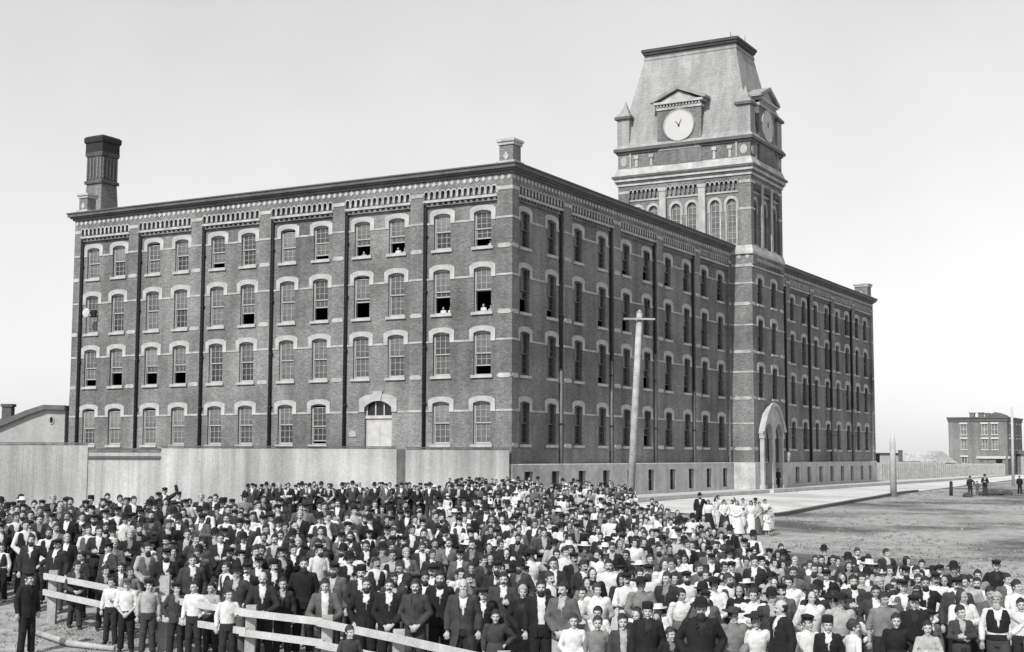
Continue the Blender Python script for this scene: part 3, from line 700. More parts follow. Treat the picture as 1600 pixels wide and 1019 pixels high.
# ------------------------------------------------------------------ tall factory chimney behind the mill
cb = mill(13., -49.); ch = tag(empty('factory_chimney', (cb.x, cb.y, 0), A0), 'tall tapering dark brick smokestack rising behind the sunlit end of the mill', 'smokestack')
def sq(bm, prof):
    rings = []
    for h, z in prof: rings.append([bm.verts.new((sx*h, sy*h, z)) for sx, sy in ((-1,-1),(1,-1),(1,1),(-1,1))])
    bm.faces.new(rings[0][::-1]); bm.faces.new(rings[-1])
    for a, b_ in zip(rings, rings[1:]):
        for k in range(4): bm.faces.new((a[k], a[(k+1)%4], b_[(k+1)%4], b_[k]))
bm = BM(); sq(bm, [(1.7,0),(1.2,21),(.9,26.5)]); obj('shaft', bm, M_brickf, ch)
bm = BM(); sq(bm, [(1.05,26.5),(1.05,26.75),(.92,26.85),(.92,28.9),(1.0,28.95),(1.05,29.3)]); obj('panelled_head', bm, M_brickd, ch)
bm = BM()
for q in range(4):
    Mq = Matrix.Rotation(R(90*q), 3, 'Z')
    for k in range(5): box(bm, lambda s, z, n: Mq @ Vector((s, -.92-n, z)), -.86+.4*k, -.74+.4*k, 26.95, 28.8, 0, .08)
obj('brick_fin', bm, M_brickf, ch)
bm = BM(); sq(bm, [(1.02,29.3),(1.02,30.1),(1.12,30.2),(1.14,30.6),(1.0,30.75),(.6,30.9)]); obj('cap', bm, M_iron, ch)

# ------------------------------------------------------------------ tall board fence before the sunlit end, shed, far house
FA, FB = Vector((-.15, 84.6, 0)), Vector((-36, 80.5, 0)); fd = (FB-FA).normalized(); fn = Vector((fd.y, -fd.x, 0)); fn = fn if fn.y < 0 else -fn
PF = lambda s, z, n=0.: FA + fd*s + fn*n + Vector((0,0,z))
fence = tag(empty('board_fence', (0,0,0)), 'tall whitewashed board fence running across the foot of the sunlit mill end', 'fence')
flen = (FB-FA).length
def boards(name, s0, s1, z1, mat, seed, n=0., bw_=.3):
    bm = BM(); q = random.Random(seed); s = s0
    while s < s1-.02:
        e = min(s1, s + bw_*q.uniform(.85, 1.15)); box(bm, PF, s+.003, e-.003, -1.6, z1-q.uniform(0,.03), n-.035, n+q.uniform(0,.006)); s = e
    box(bm, PF, s0, s1, .3, .45, n-.12, n-.04); box(bm, PF, s0, s1, z1-.6, z1-.45, n-.12, n-.04)
    return obj(name, bm, mat, fence)
sec = {}
pxs = lambda px: None
S1, S2, S3, S4 = 6.3, 6.85, 20.8, 25.0
boards('fence_panel', 0, S1, 3.22, M_board, 1); boards('dark_board', S1, S2, 3.22, M_boardd, 2, -.01, .28); boards('fence_panel', S2, S3, 3.26, M_board, 3); boards('fence_panel', S4, flen, 3.42, M_board, 4)
gt = boards('gate', S3, S4, 3.02, M_board, 5, -.06); bm = BM()
for z in (2.6, 3.05): box(bm, PF, S3, S4, z, z+.13, -.08, .06)
obj('gate_beam', bm, M_boardd, gt)
bm = BM()
for a, b_, z in ((0, S1, 3.24), (S2, S3, 3.28), (S4, flen, 3.44)): box(bm, PF, a, b_, z, z+.07, -.13, .09)
obj('cap_rail', bm, M_boardd, fence)
bm = BM()
for s in (.1, S3-.1, S4+.1, 13.5): box(bm, PF, s-.1, s+.1, -.9, 3.2, -.24, -.05)
obj('fence_post', bm, M_wood, fence)

PSx = lambda s, z, n=0.: Vector(((-34.2+s)*1.165, 103.7-n, 2.81+(z-2.81)*1.165))
shed = tag(empty('rendered_shed', (0,0,0)), 'low rendered shed with sloping roof edge between fence and mill end', 'shed')
bm = BM(); prism(bm, PSx, [(-6, -.5), (5.45, -.5), (5.45, 5.66), (4.2, 5.7), (3.2, 5.35), (-.2, 3.9), (-6, 1.2)], -9, 0); obj('wall', bm, M_stucco, shed)
bm = BM(); prism(bm, PSx, [(5.5, 5.66), (5.5, 5.95), (4.1, 5.98), (3.0, 5.62), (-.3, 4.2), (-6.4, 1.4), (-6.4, 1.1), (-.2, 3.9), (3.2, 5.35), (4.2, 5.7)], -9.3, .35); obj('roof', bm, M_boardd, shed)
bm = BM(); prism(bm, PSx, [(4.6+.17*math.cos(k*math.pi/6), 5.02+.3*math.sin(k*math.pi/6)) for k in range(12)], 0, .06); prism(bm, PSx, [(4.6+.1*math.cos(k*math.pi/6), 5.02+.2*math.sin(k*math.pi/6)) for k in range(12)], .06, .07, 1); obj('vent', bm, [M_stone, M_dark], shed)
h2 = tag(empty('far_cottage', (-46, 124, 0)), 'low cottage roof with square brick chimney peeping over the fence end', 'cottage')
bm = BM(); box(bm, XY, -5, 2.2, 0, 5.2, 0, 8); obj('wall', bm, M_stucco, h2)
bm = BM(); box(bm, XY, -5.4, 2.6, 5.2, 5.5, -.4, 8.4); prism(bm, lambda s,z,n: Vector((n,s,z)), [(-.3,5.5),(8.3,5.5),(4,6.1)], -5.3, 2.4); rf2 = obj('roof', bm, M_boardd, h2)
bm = BM(); box(bm, XY, -.1, .75, 5.5, 7.1, 1, 1.9); box(bm, XY, -.2, .85, 7.1, 7.35, .9, 2.0); obj('chimney', bm, M_brickd, rf2)

# brick corner house far down the street
HB = Vector((82.3, 230, 0)); house = tag(empty('corner_house', HB, A0), 'three storey brick corner house with pale window trims standing beyond the street', 'house')
HW, HD, HH = 14.4, 9.5, 9.35
PHL = lambda s, z, n=0.: Vector((-n, s, z)); PHR = lambda s, z, n=0.: Vector((s, -n, z))
bm = BM()
lw = [2.0, 3.6, 7.0]; zr = [(6.6, 8.3), (4.1, 5.8)]
holes = [(s-.5, s+.5, a, b_) for s in lw for a, b_ in zr] + [(6.5, 7.5, .7, 2.8)]
wall(bm, PHL, 0, HD, -1, HH-.6, 0, holes, .2)
rwz = [2.5, 5.5, 8.6, 11.8]
wall(bm, PHR, 0, HW, -1, HH-.6, 0, [(s-.5, s+.5, a, b_) for s in rwz for a, b_ in zr], .2)
wall(bm, lambda s,z,n=0.: Vector((HW, s, z)), 0, HD, -1, HH-.6, 0); wall(bm, lambda s,z,n=0.: Vector((s, HD, z)), 0, HW, -1, HH-.6, 0)
obj('wall', bm, M_brickf, house)
for P, ss in ((PHL, lw), (PHR, rwz)):
    for s in ss:
        for a, b_ in zr + ([(.7, 2.8)] if (P is PHL and s == 7.0) else []):
            bm = BM(); box(bm, P, s-.5, s+.5, a, b_, -.2, -.14, 1); box(bm, P, s-.5, s-.42, a, b_, -.13, -.06); box(bm, P, s+.42, s+.5, a, b_, -.13, -.06); box(bm, P, s-.04, s+.04, a, b_, -.13, -.08); box(bm, P, s-.42, s+.42, (a+b_)/2-.04, (a+b_)/2+.04, -.13, -.09)
            box(bm, P, s-.65, s+.65, b_, b_+.3, -.05, .1); box(bm, P, s-.6, s+.6, a-.16, a, -.05, .1)
            obj('window', bm, [M_whitewood, M_glass_lit_blind if P is PHL else M_glass_dark], house)
bm = BM(); box(bm, XY, -.12, HW+.12, HH-.6, HH-.1, -.12, HD+.12); box(bm, XY, -.25, HW+.25, HH-.1, HH+.15, -.25, HD+.25); hc = obj('roof', bm, M_corn, house)
for x, y in ((1.5, 5.8), (1.5, 4.4), (5, 4)):
    bm = BM(); box(bm, XY, x-.4, x+.4, HH, HH+.8, y-.4, y+.4); box(bm, XY, x-.5, x+.5, HH+.8, HH+.95, y-.5, y+.5); obj('chimney', bm, M_brickf, hc)
bm = BM(); prism(bm, PHL, [(.5, HH+.05), (3.2, HH+.05), (2.9, HH+.55), (1.9, HH+.95), (.8, HH+.5)], -6, -.3); obj('roof_lantern', bm, M_corn, hc)
bm = BM(); box(bm, PHL, .3, 5., 2.55, 2.95, 0, .25); box(bm, PHL, 3.0, 4.7, 1.2, 2.3, .0, .05, 1); box(bm, PHL, .9, 1.9, 0, 2.4, 0, .04, 2); box(bm, PHR, .2, 5., 2.55, 2.95, 0, .25); obj('shop_front', bm, [M_whitewood, M_glass_lit_blind, M_dark], house)

# low sheds and fences between mill and house
def gable(name, label, px, d, wd, dp, hw, hr, wallm, roofm, yaw=0., cat='shed', along=False):
    x = (px-800)/2157.47*d; r = tag(empty(name, (x, d, G(x, d)), yaw), label, cat)
    bm = BM(); box(bm, XY, -wd/2, wd/2, -.5, hw, 0, dp); o = obj('wall', bm, wallm, r)
    bm = BM()
    if along: prism(bm, lambda s,z,n: Vector((s,n,z)), [(-wd/2-.3, hw), (wd/2+.3, hw), (0, hw+hr)], -.3, dp+.3)
    else: prism(bm, lambda s,z,n: Vector((n,s,z)), [(-.4, hw), (dp+.4, hw), (dp/2, hw+hr)], -wd/2-.2, wd/2+.2)
    obj('roof', bm, roofm, r); return r
g1 = gable('yard_shed', 'flat pale yard shed with one dark square opening just beyond the mill', 1383, 205, 4.6, 5, 3.6, .25, M_stucco, M_walk)
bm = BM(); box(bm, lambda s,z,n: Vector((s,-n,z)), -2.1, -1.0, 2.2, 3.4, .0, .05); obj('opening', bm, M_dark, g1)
gable('low_barn', 'long low barn with pale sloping roof behind the far fence', 1428, 214, 6.5, 7, 2.3, 1.3, M_boardd, M_board)
gable('lean_shed', 'small gabled shed against the brick corner house', 1468, 222, 4.6, 6, 2.0, 1.9, M_board, M_wood, 0, 'shed', True)
gable('end_shed', 'squat grey shed left standing past the brick corner house', 1606, 236, 3, 6, 3.4, .6, M_wood, M_boardd)
bm = BM(); x, d = (1399-800)/2157.47*206, 204; lathe(bm, [(.32,0),(.3,3.7),(.36,3.75),(.36,4.0)], 10, (x, d, G(x,d))); tag(obj('stove_pipe', bm, M_brickd), 'short dark brick stack standing beside the pale yard shed', 'stack')
bm = BM(); q = random.Random(9)
xa = (1372-800)/2157.47*196; xb = (1566-800)/2157.47*214; nb = 60
for k in range(nb):
    t = k/nb; x = xa+(xb-xa)*t; y = 196+18*t; z = G(x,y); w2 = (xb-xa)/nb; box(bm, XY, x+.01, x+w2-.01, z-.4, z+2.0+q.uniform(-.04,.04)+(.35 if t < .5 else 0), y, y+.05)
tag(obj('yard_fence', bm, M_wood), 'grey board yard fence between the mill end and the brick corner house', 'fence')

# ------------------------------------------------------------------ poles, rocks
bm = BM(); zb = G(5.75, 70)
tube(bm, [(5.93,70,zb-.3),(6.2,70,4.5),(6.5,70,10.1)], [.19,.175,.15], 14); lathe(bm, [(.17,0),(.02,.14)], 14, (6.5,70,10.1))
pole = tag(obj('telegraph_pole', bm, M_pole, None, True), 'tall pale leaning telegraph pole with one crossarm before the shaded mill front', 'pole')
bm = BM(); box(bm, lambda s,z,n: Vector((6.47+s*.985, 69.8-n+s*.1, z)), -.82, .82, 9.7, 9.79, -.04, .05); ca = obj('crossarm', bm, M_wood, pole)
x, y = (1393-800)/2157.47*118, 118; z = G(x,y)
bm = BM(); tube(bm, [(x,y,z-.3),(x,y,z+4.6),(x,y,z+5.3)], [.29,.24,.18], 12); tag(obj('thick_post', bm, M_rail, None, True), 'thick pale squared-off post at the street edge beyond the mill', 'post')
x, y = (1579-800)/2157.47*150, 150; z = G(x,y)
bm = BM(); tube(bm, [(x,y,z-.3),(x+.1,y,z+8.6)], [.17,.12], 10); tag(obj('slim_pole', bm, M_rail, None, True), 'slim pale pole before the brick corner house', 'pole')
x, y = (1482-800)/2157.47*120, 120; z = G(x,y)
bm = BM(); tube(bm, [(x,y,z-.2),(x+.03,y,z+1.15)], [.16,.14], 10); lathe(bm, [(.16,0),(.05,.1)], 10, (x+.03,y,z+1.15)); tag(obj('hitching_post', bm, M_iron, None, True), 'short dark hitching post in the far street', 'post')
for px, py_d, sx, sz, lab in ((1545, 122, 1.1, .35, 'long low dark rubble heap beside the men in the far street'), (1569, 124, .55, .28, 'small dark boulder lying by the slim pale pole'), (1508, 117, .4, .3, 'dark bundle at the feet of the men in the street')):
    x = (px-800)/2157.47*py_d; bm = BM(); bmesh.ops.create_icosphere(bm, subdivisions=3, radius=1)
    q = random.Random(px)
    for v in bm.verts: v.co *= 1+.16*math.sin(5*v.co.x+q.random())*math.cos(4*v.co.y+1)+q.uniform(-.05,.05); v.co.x *= sx; v.co.y *= sx*.6; v.co.z = v.co.z*sz+sz*.4
    o = tag(obj('boulder', bm, M_rock), lab, 'boulder'); o.location = (x, py_d, G(x, py_d))

# ------------------------------------------------------------------ rail fence in front of the crowd
FP = [(-9.78,29.5),(-6.78,26.9),(-4.75,25.0),(-3.2,23.6),(-1.85,21.8),(-.2,19.4),(1.2,17.6)]
railf = tag(empty('rail_fence', (0,0,0)), 'two-rail fence of pale sawn planks on posts in front of the crowd', 'fence')
for i, (x, y) in enumerate(FP):
    zg = G(x, y); b = BM(); h = 1.42 if i == 1 else 1.12; wv = .09
    box(b, lambda s,z,n: Vector((x+s+.08+z*.02, y+n+.09, zg+z)), -wv, wv, -.3, h, -.06, .06); obj('post', b, M_wood, railf)
for (x0, y0), (x1, y1) in zip(FP, FP[1:]):
    for zt, hh in ((.95, .12), (.6, .12)):
        b = BM(); a, c = Vector((x0, y0, G(x0,y0)+zt)), Vector((x1, y1, G(x1,y1)+zt)); d = (c-a).normalized(); n = Vector((d.y, -d.x, 0)); n = (n if n.y < 0 else -n)*.022
        k = rnd.uniform(-.02, .02); a = a - d*.1 + Vector((0,0,k)); c = c + d*.1 + Vector((0,0,-k)); off = n*(1.0 if zt > .8 else 1.1)+n*rnd.uniform(0,.5)
        vs = [b.verts.new(p + off + s*n + Vector((0,0,u))) for p in (a, c) for s in (-1, 1) for u in (0, hh)]
        for f in ((0,1,3,2),(4,6,7,5),(0,4,5,1),(2,3,7,6),(0,2,6,4),(1,5,7,3)): b.faces.new([vs[q] for q in f])
        bmesh.ops.subdivide_edges(b, edges=b.edges[:], cuts=2, use_grid_fill=True)
        obj('rail', b, M_rail, railf)
bm = BM(); zg = G(-9.3, 27.9)
tube(bm, [(-9.75,28.6,G(-9.75,28.6)+.06),(-8.6,27.4,G(-8.6,27.4)+.07),(-7.6,26.9,G(-7.6,26.9)+.06)], [.06,.065,.05], 8); tag(obj('fallen_pole', bm, M_wood, None, True), 'fallen pale fence pole lying on bare earth below the rails', 'pole')

M_grass = nmat('dry_grass', .2, .9, .3, 2.); M_stoneg = nmat('field_stone', .22, .9, .3, 3.)
q = random.Random(5); bm = BM(); k = 0
while k < 1100:
    d = 38 + 95*q.random()**1.5; px = q.uniform(1180, 1640); x = (px-800)/2157.47*d; l = Vector((x, d, 0)) - CO; t, off = l.dot(dR), -l.dot(dL)
    if off < oc(max(t,0))+.4 or math.sin(x*.35+1.3)+math.sin(d*.22+x*.1) < -.1: continue
    z = G(x, d); k += 1
    for b_ in range(5):
        a = q.uniform(0, 6.28); h = q.uniform(.03, .10); ux, uy = math.cos(a)*.03, math.sin(a)*.03; lx, ly = q.uniform(-.09,.09), q.uniform(-.09,.09)
        ox, oy = q.uniform(-.15,.15), q.uniform(-.1,.1)
        bm.faces.new([bm.verts.new(p) for p in ((x+ox-ux, d+oy-uy, z-.01), (x+ox+ux, d+oy+uy, z-.01), (x+ox+lx, d+oy+ly, z+h))])
k = 0
while k < 700:
    x = q.uniform(-14, -3.5); d = q.uniform(24.5, 30.5)
    if d > float(np.interp(x, [p[0] for p in FP], [p[1] for p in FP])) + 1 and x > -9.8: continue
    k += 1; z = G(x, d)
    for b_ in range(6):
        a = q.uniform(0, 6.28); h = q.uniform(.015, .06); ux, uy = math.cos(a)*.02, math.sin(a)*.02; ox, oy = q.gauss(0,.1), q.gauss(0,.1)
        bm.faces.new([bm.verts.new(p) for p in ((x+ox-ux, d+oy-uy, z-.01), (x+ox+ux, d+oy+uy, z-.01), (x+ox+q.uniform(-.06,.06), d+oy+q.uniform(-.06,.06), z+h))])
o = obj('grass', bm, M_grass, None, False, False); o['kind'] = 'stuff'; o['label'] = 'thin dry grass tufts on the open field and below the rails'
bm = BM()
for k in range(160):
    d = 38 + 100*q.random()**1.3; px = q.uniform(1190, 1650); x = (px-800)/2157.47*d; z = G(x, d); rr = q.uniform(.03, .11)
    m_ = Matrix.Translation((x, d, z+rr*.2)) @ Euler((q.random(), q.random(), q.random()*6)).to_matrix().to_4x4() @ Matrix.Diagonal((rr, rr*.8, rr*.55, 1)); bmesh.ops.create_icosphere(bm, subdivisions=1, radius=1, matrix=m_)
o = obj('gravel', bm, M_stoneg); o['kind'] = 'stuff'; o['label'] = 'scattered small stones on the open field'

# ------------------------------------------------------------------ people
def tone(name, v, rough=.9, var=.16, scale=9.): return nmat(name, v, rough, var, scale, .12, 60., .5, 8.)
M_skin = nmat('skin', .38, .6, .06, 12., spec=.3); M_skin2 = nmat('tanned_skin', .28, .6, .06, 12., spec=.3)
M_eye = nmat('eye_and_lip', .03, .5, .05); M_hair = nmat('dark_hair', .022, .7, .3, 30.); M_hairg = nmat('grey_hair', .30, .8, .2, 30.); M_hairb = nmat('brown_hair', .034, .7, .3, 30.)
CLO = {'black': tone('black_wool', .014), 'dark': tone('dark_wool', .024), 'charcoal': tone('charcoal_wool', .042), 'grey': tone('grey_tweed', .09), 'midgrey': tone('mid_grey_cotton', .17),
       'pale': tone('pale_grey_cotton', .33), 'white': tone('white_cotton', .55, .9, .1), 'straw': tone('straw_plait', .5)}
M_shoe = nmat('boot_leather', .03, .5, .2, 10.)

def eval_mesh(o):
    dg = bpy.context.evaluated_depsgraph_get(); me = bpy.data.meshes.new_from_object(o.evaluated_get(dg)); return me
def fuse(bm, name, vox, dec, sm=3):
    """fuse overlapping closed forms into one continuous skin"""
    bmesh.ops.recalc_face_normals(bm, faces=bm.faces)
    me = bpy.data.meshes.new(name); bm.to_mesh(me); bm.free()
    o = bpy.data.objects.new(name, me); COL.objects.link(o)
    m = o.modifiers.new('r', 'REMESH'); m.mode = 'VOXEL'; m.voxel_size = vox
    m = o.modifiers.new('s', 'SMOOTH'); m.factor = .5; m.iterations = sm
    m = o.modifiers.new('d', 'DECIMATE'); m.ratio = dec
    r = eval_mesh(o); bpy.data.objects.remove(o); bpy.data.meshes.remove(me); r.name = name
    r.polygons.foreach_set('use_smooth', [True]*len(r.polygons)); r.materials.clear(); return r
def del_faces(me, test):
    bm = BM(); bm.from_mesh(me); bmesh.ops.delete(bm, geom=[f for f in bm.faces if test(f.calc_center_median())], context='FACES'); bm.to_mesh(me); bm.free(); return me
def smooth_mesh(bm, name):
    bmesh.ops.recalc_face_normals(bm, faces=bm.faces); me = bpy.data.meshes.new(name); bm.to_mesh(me); bm.free(); me.polygons.foreach_set('use_smooth', [True]*len(me.polygons)); return me

# arm poses: elbow, wrist, hand direction, finger curl   (x is outward for that arm; the figure faces -Y)
ARM = {'hang': ((.25,.03,1.155),(.255,-.04,.90),(0,-.12,-1),.35), 'cross': ((.26,-.07,1.16),(.0,-.215,1.17),(-.95,.12,.1),.25),
       'clasp': ((.265,-.02,1.15),(.075,-.19,.95),(-.75,-.25,-.45),.6), 'hip': ((.40,.06,1.20),(.205,-.05,1.03),(-.6,-.25,-.45),.5),
       'pocket': ((.30,.07,1.16),(.215,-.04,.95),(-.2,-.25,-.9),.5), 'behind': ((.27,.10,1.16),(.09,.17,.98),(-.8,.1,-.4),.5),
       'wave': ((.42,-.06,1.58),(.36,-.10,1.86),(-.1,0,1),.1), 'rail': ((.29,-.12,1.12),(.10,-.34,1.04),(-.6,-.6,-.1),.6),
       'chest': ((.29,-.06,1.16),(.10,-.2,1.2),(-.7,-.2,.35),.6), 'brow': ((.36,-.16,1.5),(.14,-.19,1.66),(-.9,.1,.25),.15)}
POSE = {'hang': ('hang','hang'), 'cross': ('cross','cross'), 'clasp': ('clasp','clasp'), 'hip': ('hip','hang'), 'pocket': ('pocket','pocket'), 'behind': ('behind','behind'), 'wave': ('wave','hang'), 'rail': ('rail','rail'), 'chest': ('chest','hang'), 'brow': ('brow','hang')}
POSEW = {'hang': 'arms at sides', 'cross': 'arms crossed', 'clasp': 'hands clasped', 'hip': 'hand on hip', 'pocket': 'hands in pockets', 'behind': 'hands behind back', 'wave': 'arm raised high', 'rail': 'leaning on rail', 'chest': 'hand at chest', 'brow': 'hand shading brow'}
TORSO = [(.84,.155,.115),(.93,.165,.118),(1.04,.145,.102),(1.18,.16,.112),(1.30,.18,.118),(1.40,.178,.10),(1.455,.11,.078),(1.50,.06,.058)]
def arms(bm, pose, r, hand=False, stop=1., lift=0.):
    for sg, key in ((1, POSE[pose][0]), (-1, POSE[pose][1])):
        e, w_, hd, curl = ARM[key]
        if key == 'cross' and sg < 0: w_ = (w_[0], w_[1]+.03, w_[2]-.055)
        if key == 'clasp' and sg < 0: w_ = (w_[0], w_[1]+.02, w_[2]-.02)
        X = lambda p: Vector((sg*p[0], p[1], p[2]))
        sh, e, w_ = Vector((sg*.175, 0, 1.405)), X(e), X(w_)
        we = e.lerp(w_, stop)
        tube(bm, [sh - Vector((sg*.06,0,-.01)), sh, sh.lerp(e,.5), e, e.lerp(we,.5), we], [r[0]*.9, r[0], r[0]*.93, r[1], r[1]*.95, r[2]], 10)
        ellip(bm, sh, (r[0]*1.02,)*3, 10, 7); ellip(bm, e, (r[1]*1.02,)*3, 10, 7)
        if hand:
            d = X(hd).normalized(); side = d.cross(Vector((0,1,0)) if abs(d.y) < .8 else Vector((1,0,0))).normalized(); nrm = d.cross(side)
            pc_ = w_ + d*.05; q = d.to_track_quat('X', 'Z').to_matrix().to_4x4()
            M_ = Matrix.Translation(pc_) @ Matrix(((d.x,side.x,nrm.x,0),(d.y,side.y,nrm.y,0),(d.z,side.z,nrm.z,0),(0,0,0,1)))
            ellip(bm, (0,0,0), (.055,.042,.019), 10, 7, M_)
            for k, (oy, ln) in enumerate(((-.031,.062),(-.011,.074),(.011,.070),(.030,.054))):
                p0 = M_ @ Vector((.032, oy, 0)); p1 = M_ @ Vector((.032+ln*.55, oy*1.12, -.012*curl*3)); p2 = M_ @ Vector((.032+ln*(.95-.55*curl), oy*1.15, -.05*curl))
                tube(bm, [p0, p1, p2], [.0105,.0098,.0085], 7)
            p0 = M_ @ Vector((-.02,-.03,-.004)); tube(bm, [p0, M_ @ Vector((.012,-.056,-.014)), M_ @ Vector((.042,-.058,-.026))], [.0125,.0115,.009], 7)
def head_forms(bm, H):
    T = lambda p: H @ Vector(p)
    for c, r in (((0,.012,.025),(.076,.094,.100)), ((0,-.02,-.035),(.061,.070,.082)), ((0,-.066,-.098),(.026,.022,.022)), ((0,-.076,.026),(.05,.02,.012)),
                 ((-.034,-.062,-.03),(.026,.022,.024)), ((.034,-.062,-.03),(.026,.022,.024)), ((0,-.084,-.062),(.026,.012,.008)),
                 ((-.077,.012,-.012),(.011,.021,.032)), ((.077,.012,-.012),(.011,.021,.032))): ellip(bm, c, r, 12, 8, H)
    tube(bm, [T((0,-.082,.016)), T((0,-.102,-.018)), T((0,-.098,-.032))], [.010,.014,.012], 8)
    tube(bm, [T((0,.012,-.15)), T((0,.012,-.06))], [.054,.052], 10)
HEADZ = 1.618
LIB = {}
def lib(key, fn):
    if key not in LIB: LIB[key] = fn()
    return LIB[key]
def Hm(turn): return Matrix.Translation((0,-.012,HEADZ)) @ Matrix.Rotation(R(turn), 4, 'Z') @ Matrix.Rotation(R(4), 4, 'X')
CK = 1.16                                              # children have bigger heads
def headmat(turn, child): return Matrix.Translation((0,0,1.5)) @ Matrix.Scale(CK if child else 1, 4) @ Matrix.Translation((0,0,-1.5)) @ Hm(turn)
def legs_pts(st, sg):
    w_ = {'close': .085, 'apart': .13, 'step': .1}[st]; dy = {'step': -.16*sg}.get(st, 0) ; k = {'step': -.05}.get(st, -.02)
    return [Vector((sg*.085,0,.93)), Vector((sg*(.085+w_)/2, k+dy*.45, .49)), Vector((sg*w_, .012+dy, .075))]
def body_mesh(pose, st, turn, child):
    def f():
        bm = BM(); tube(bm, [(0,0,z) for z,_,_ in TORSO], [(a,b) for _,a,b in TORSO], 14)
        for sg in (1,-1):
            h, k, a = legs_pts(st, sg); tube(bm, [h, h.lerp(k,.5), k, k.lerp(a,.35), a], [.082,.072,.054,.056,.036], 10)
            ellip(bm, a+Vector((sg*.012,-.05,-.035)), (.042,.115,.036), 10, 7); ellip(bm, a+Vector((0,.02,-.02)), (.038,.045,.05), 10, 7)
        arms(bm, pose, (.048,.040,.028), True); H = headmat(turn, child); head_forms(bm, H)
        me = fuse(bm, 'person', .0085, .30, 1); Hi = H.inverted(); me.materials.append(M_skin); me.materials.append(M_eye)
        for p in me.polygons:
            c = Hi @ p.center
            if c.y < -.05 and (((abs(c.x)-.031)/.0125)**2 + ((c.z-.004)/.0065)**2 < 1 or (abs(c.x) < .021 and abs(c.z+.061) < .0045)): p.material_index = 1
        return me
    return lib(('body', pose, st, turn, child), f)
def top_mesh(kind, pose, opn=False):
    """shirt, jacket, coat (long), vest, blouse"""
    def f():
        e, r, z0, stop = {'shirt': (.016, (.066,.058,.044), .93, .93), 'blouse': (.016, (.088,.070,.046), 1.0, .95), 'jacket': (.030, (.078,.066,.050), .80, .95), 'coat': (.036, (.082,.068,.054), .46, .95), 'vest': (.025, None, .90, 0), 'rolled': (.016, (.068,.060,.056), .93, .25)}[kind]
        bm = BM(); prof = [(z, a+e, b+e) for z,a,b in TORSO if z >= z0-.02]
        if kind == 'jacket': prof = [(.80,.195,.150),(.93,.2,.15)] + prof[2:] if prof[0][0] < .9 else [(.80,.198,.150)] + prof
        if kind == 'coat': prof = [(.46,.245,.20),(.7,.225,.175)] + prof
        if kind in ('shirt','rolled'): prof = [(.92,.168,.126),(.98,.172,.128)] + [p for p in prof if p[0] > 1.1]
        if kind == 'blouse': prof = [(1.0,.150,.115),(1.06,.158,.125),(1.18,.185,.150),(1.30,.20,.155),(1.40,.190,.115),(1.455,.115,.085),(1.51,.068,.066)]
        if kind == 'vest': prof = prof[:-1]
        tube(bm, [(0,0,z) for z,_,_ in prof], [(a,b) for _,a,b in prof], 16)
        if r: arms(bm, pose, r, False, stop)
        elif kind == 'vest':
            for sg in (1,-1): ellip(bm, (sg*.13,0,1.41), (.06,.075,.05))
        if kind in ('jacket','coat'): tube(bm, [(0,.006,1.44),(0,.008,1.505)], [(.088,.082),(.068,.07)], 12)
        me = fuse(bm, kind, .0135, .34, 2)
        if kind in ('jacket','coat'):
            if opn: f0 = lambda z: .045 + max(0, z-.95)*.05 + max(0, .95-z)*.22
            else: f0 = lambda z: max(0, z-1.17)*.22 if z > .98 else max(0, .98-z)*.16
            del_faces(me, lambda c: (c.y < -.02 and abs(c.x) < f0(c.z) and c.y > -.2) or (c.z < (.83 if kind == 'jacket' else .5) and (c.x/.2)**2+(c.y/.16)**2 < .6))
        if kind == 'vest': del_faces(me, lambda c: c.y < -.02 and c.z > 1.14 and abs(c.x) < (c.z-1.14)*.24)
        return me
    return lib((kind, pose if kind != 'vest' else 0, opn), f)
def trousers_mesh(st):
    def f():
        bm = BM(); tube(bm, [(0,0,z) for z in (.82,.9,.98,1.03)], [(.15,.12),(.182,.135),(.178,.132),(.165,.122)], 14)
        for sg in (1,-1):
            h, k, a = legs_pts(st, sg); b = a + Vector((0,0,.0)); tube(bm, [h, h.lerp(k,.5), k, k.lerp(a,.5), b], [.108,.1,.085,.08,.082], 12); ellip(bm, k+Vector((0,-.02,.02)), (.082,.08,.09)); 
            ellip(bm, a+Vector((0,-.01,.05)), (.086,.085,.05))
        return fuse(bm, 'trousers', .0145, .4, 2)
    return lib(('trousers', st), f)
def skirt_mesh(kind):
    def f():
        bm = BM(); prof = {'skirt': [(1.05,.150,.112),(.98,.185,.150),(.8,.24,.21),(.5,.29,.27),(.05,.36,.34)], 'short': [(1.1,.165,.125),(.98,.2,.165),(.7,.27,.24),(.42,.31,.28)]}[kind]
        n = 44; rings = []
        for z, a, b in prof:
            k = (1.05-z)*.055; rings.append([bm.verts.new((a*(1+k*math.sin(11*t)+k*.6*math.sin(7*t+1))*math.cos(t), b*(1+k*math.sin(11*t)+k*.6*math.sin(7*t+1))*math.sin(t), z)) for t in [2*math.pi*i/n for i in range(n)]])
        for p, q in zip(rings, rings[1:]):
            for i in range(n): bm.faces.new((p[i], p[(i+1)%n], q[(i+1)%n], q[i]))
        bm.faces.new(rings[0]); return smooth_mesh(bm, 'skirt')
    return lib(('skirt', kind), f)
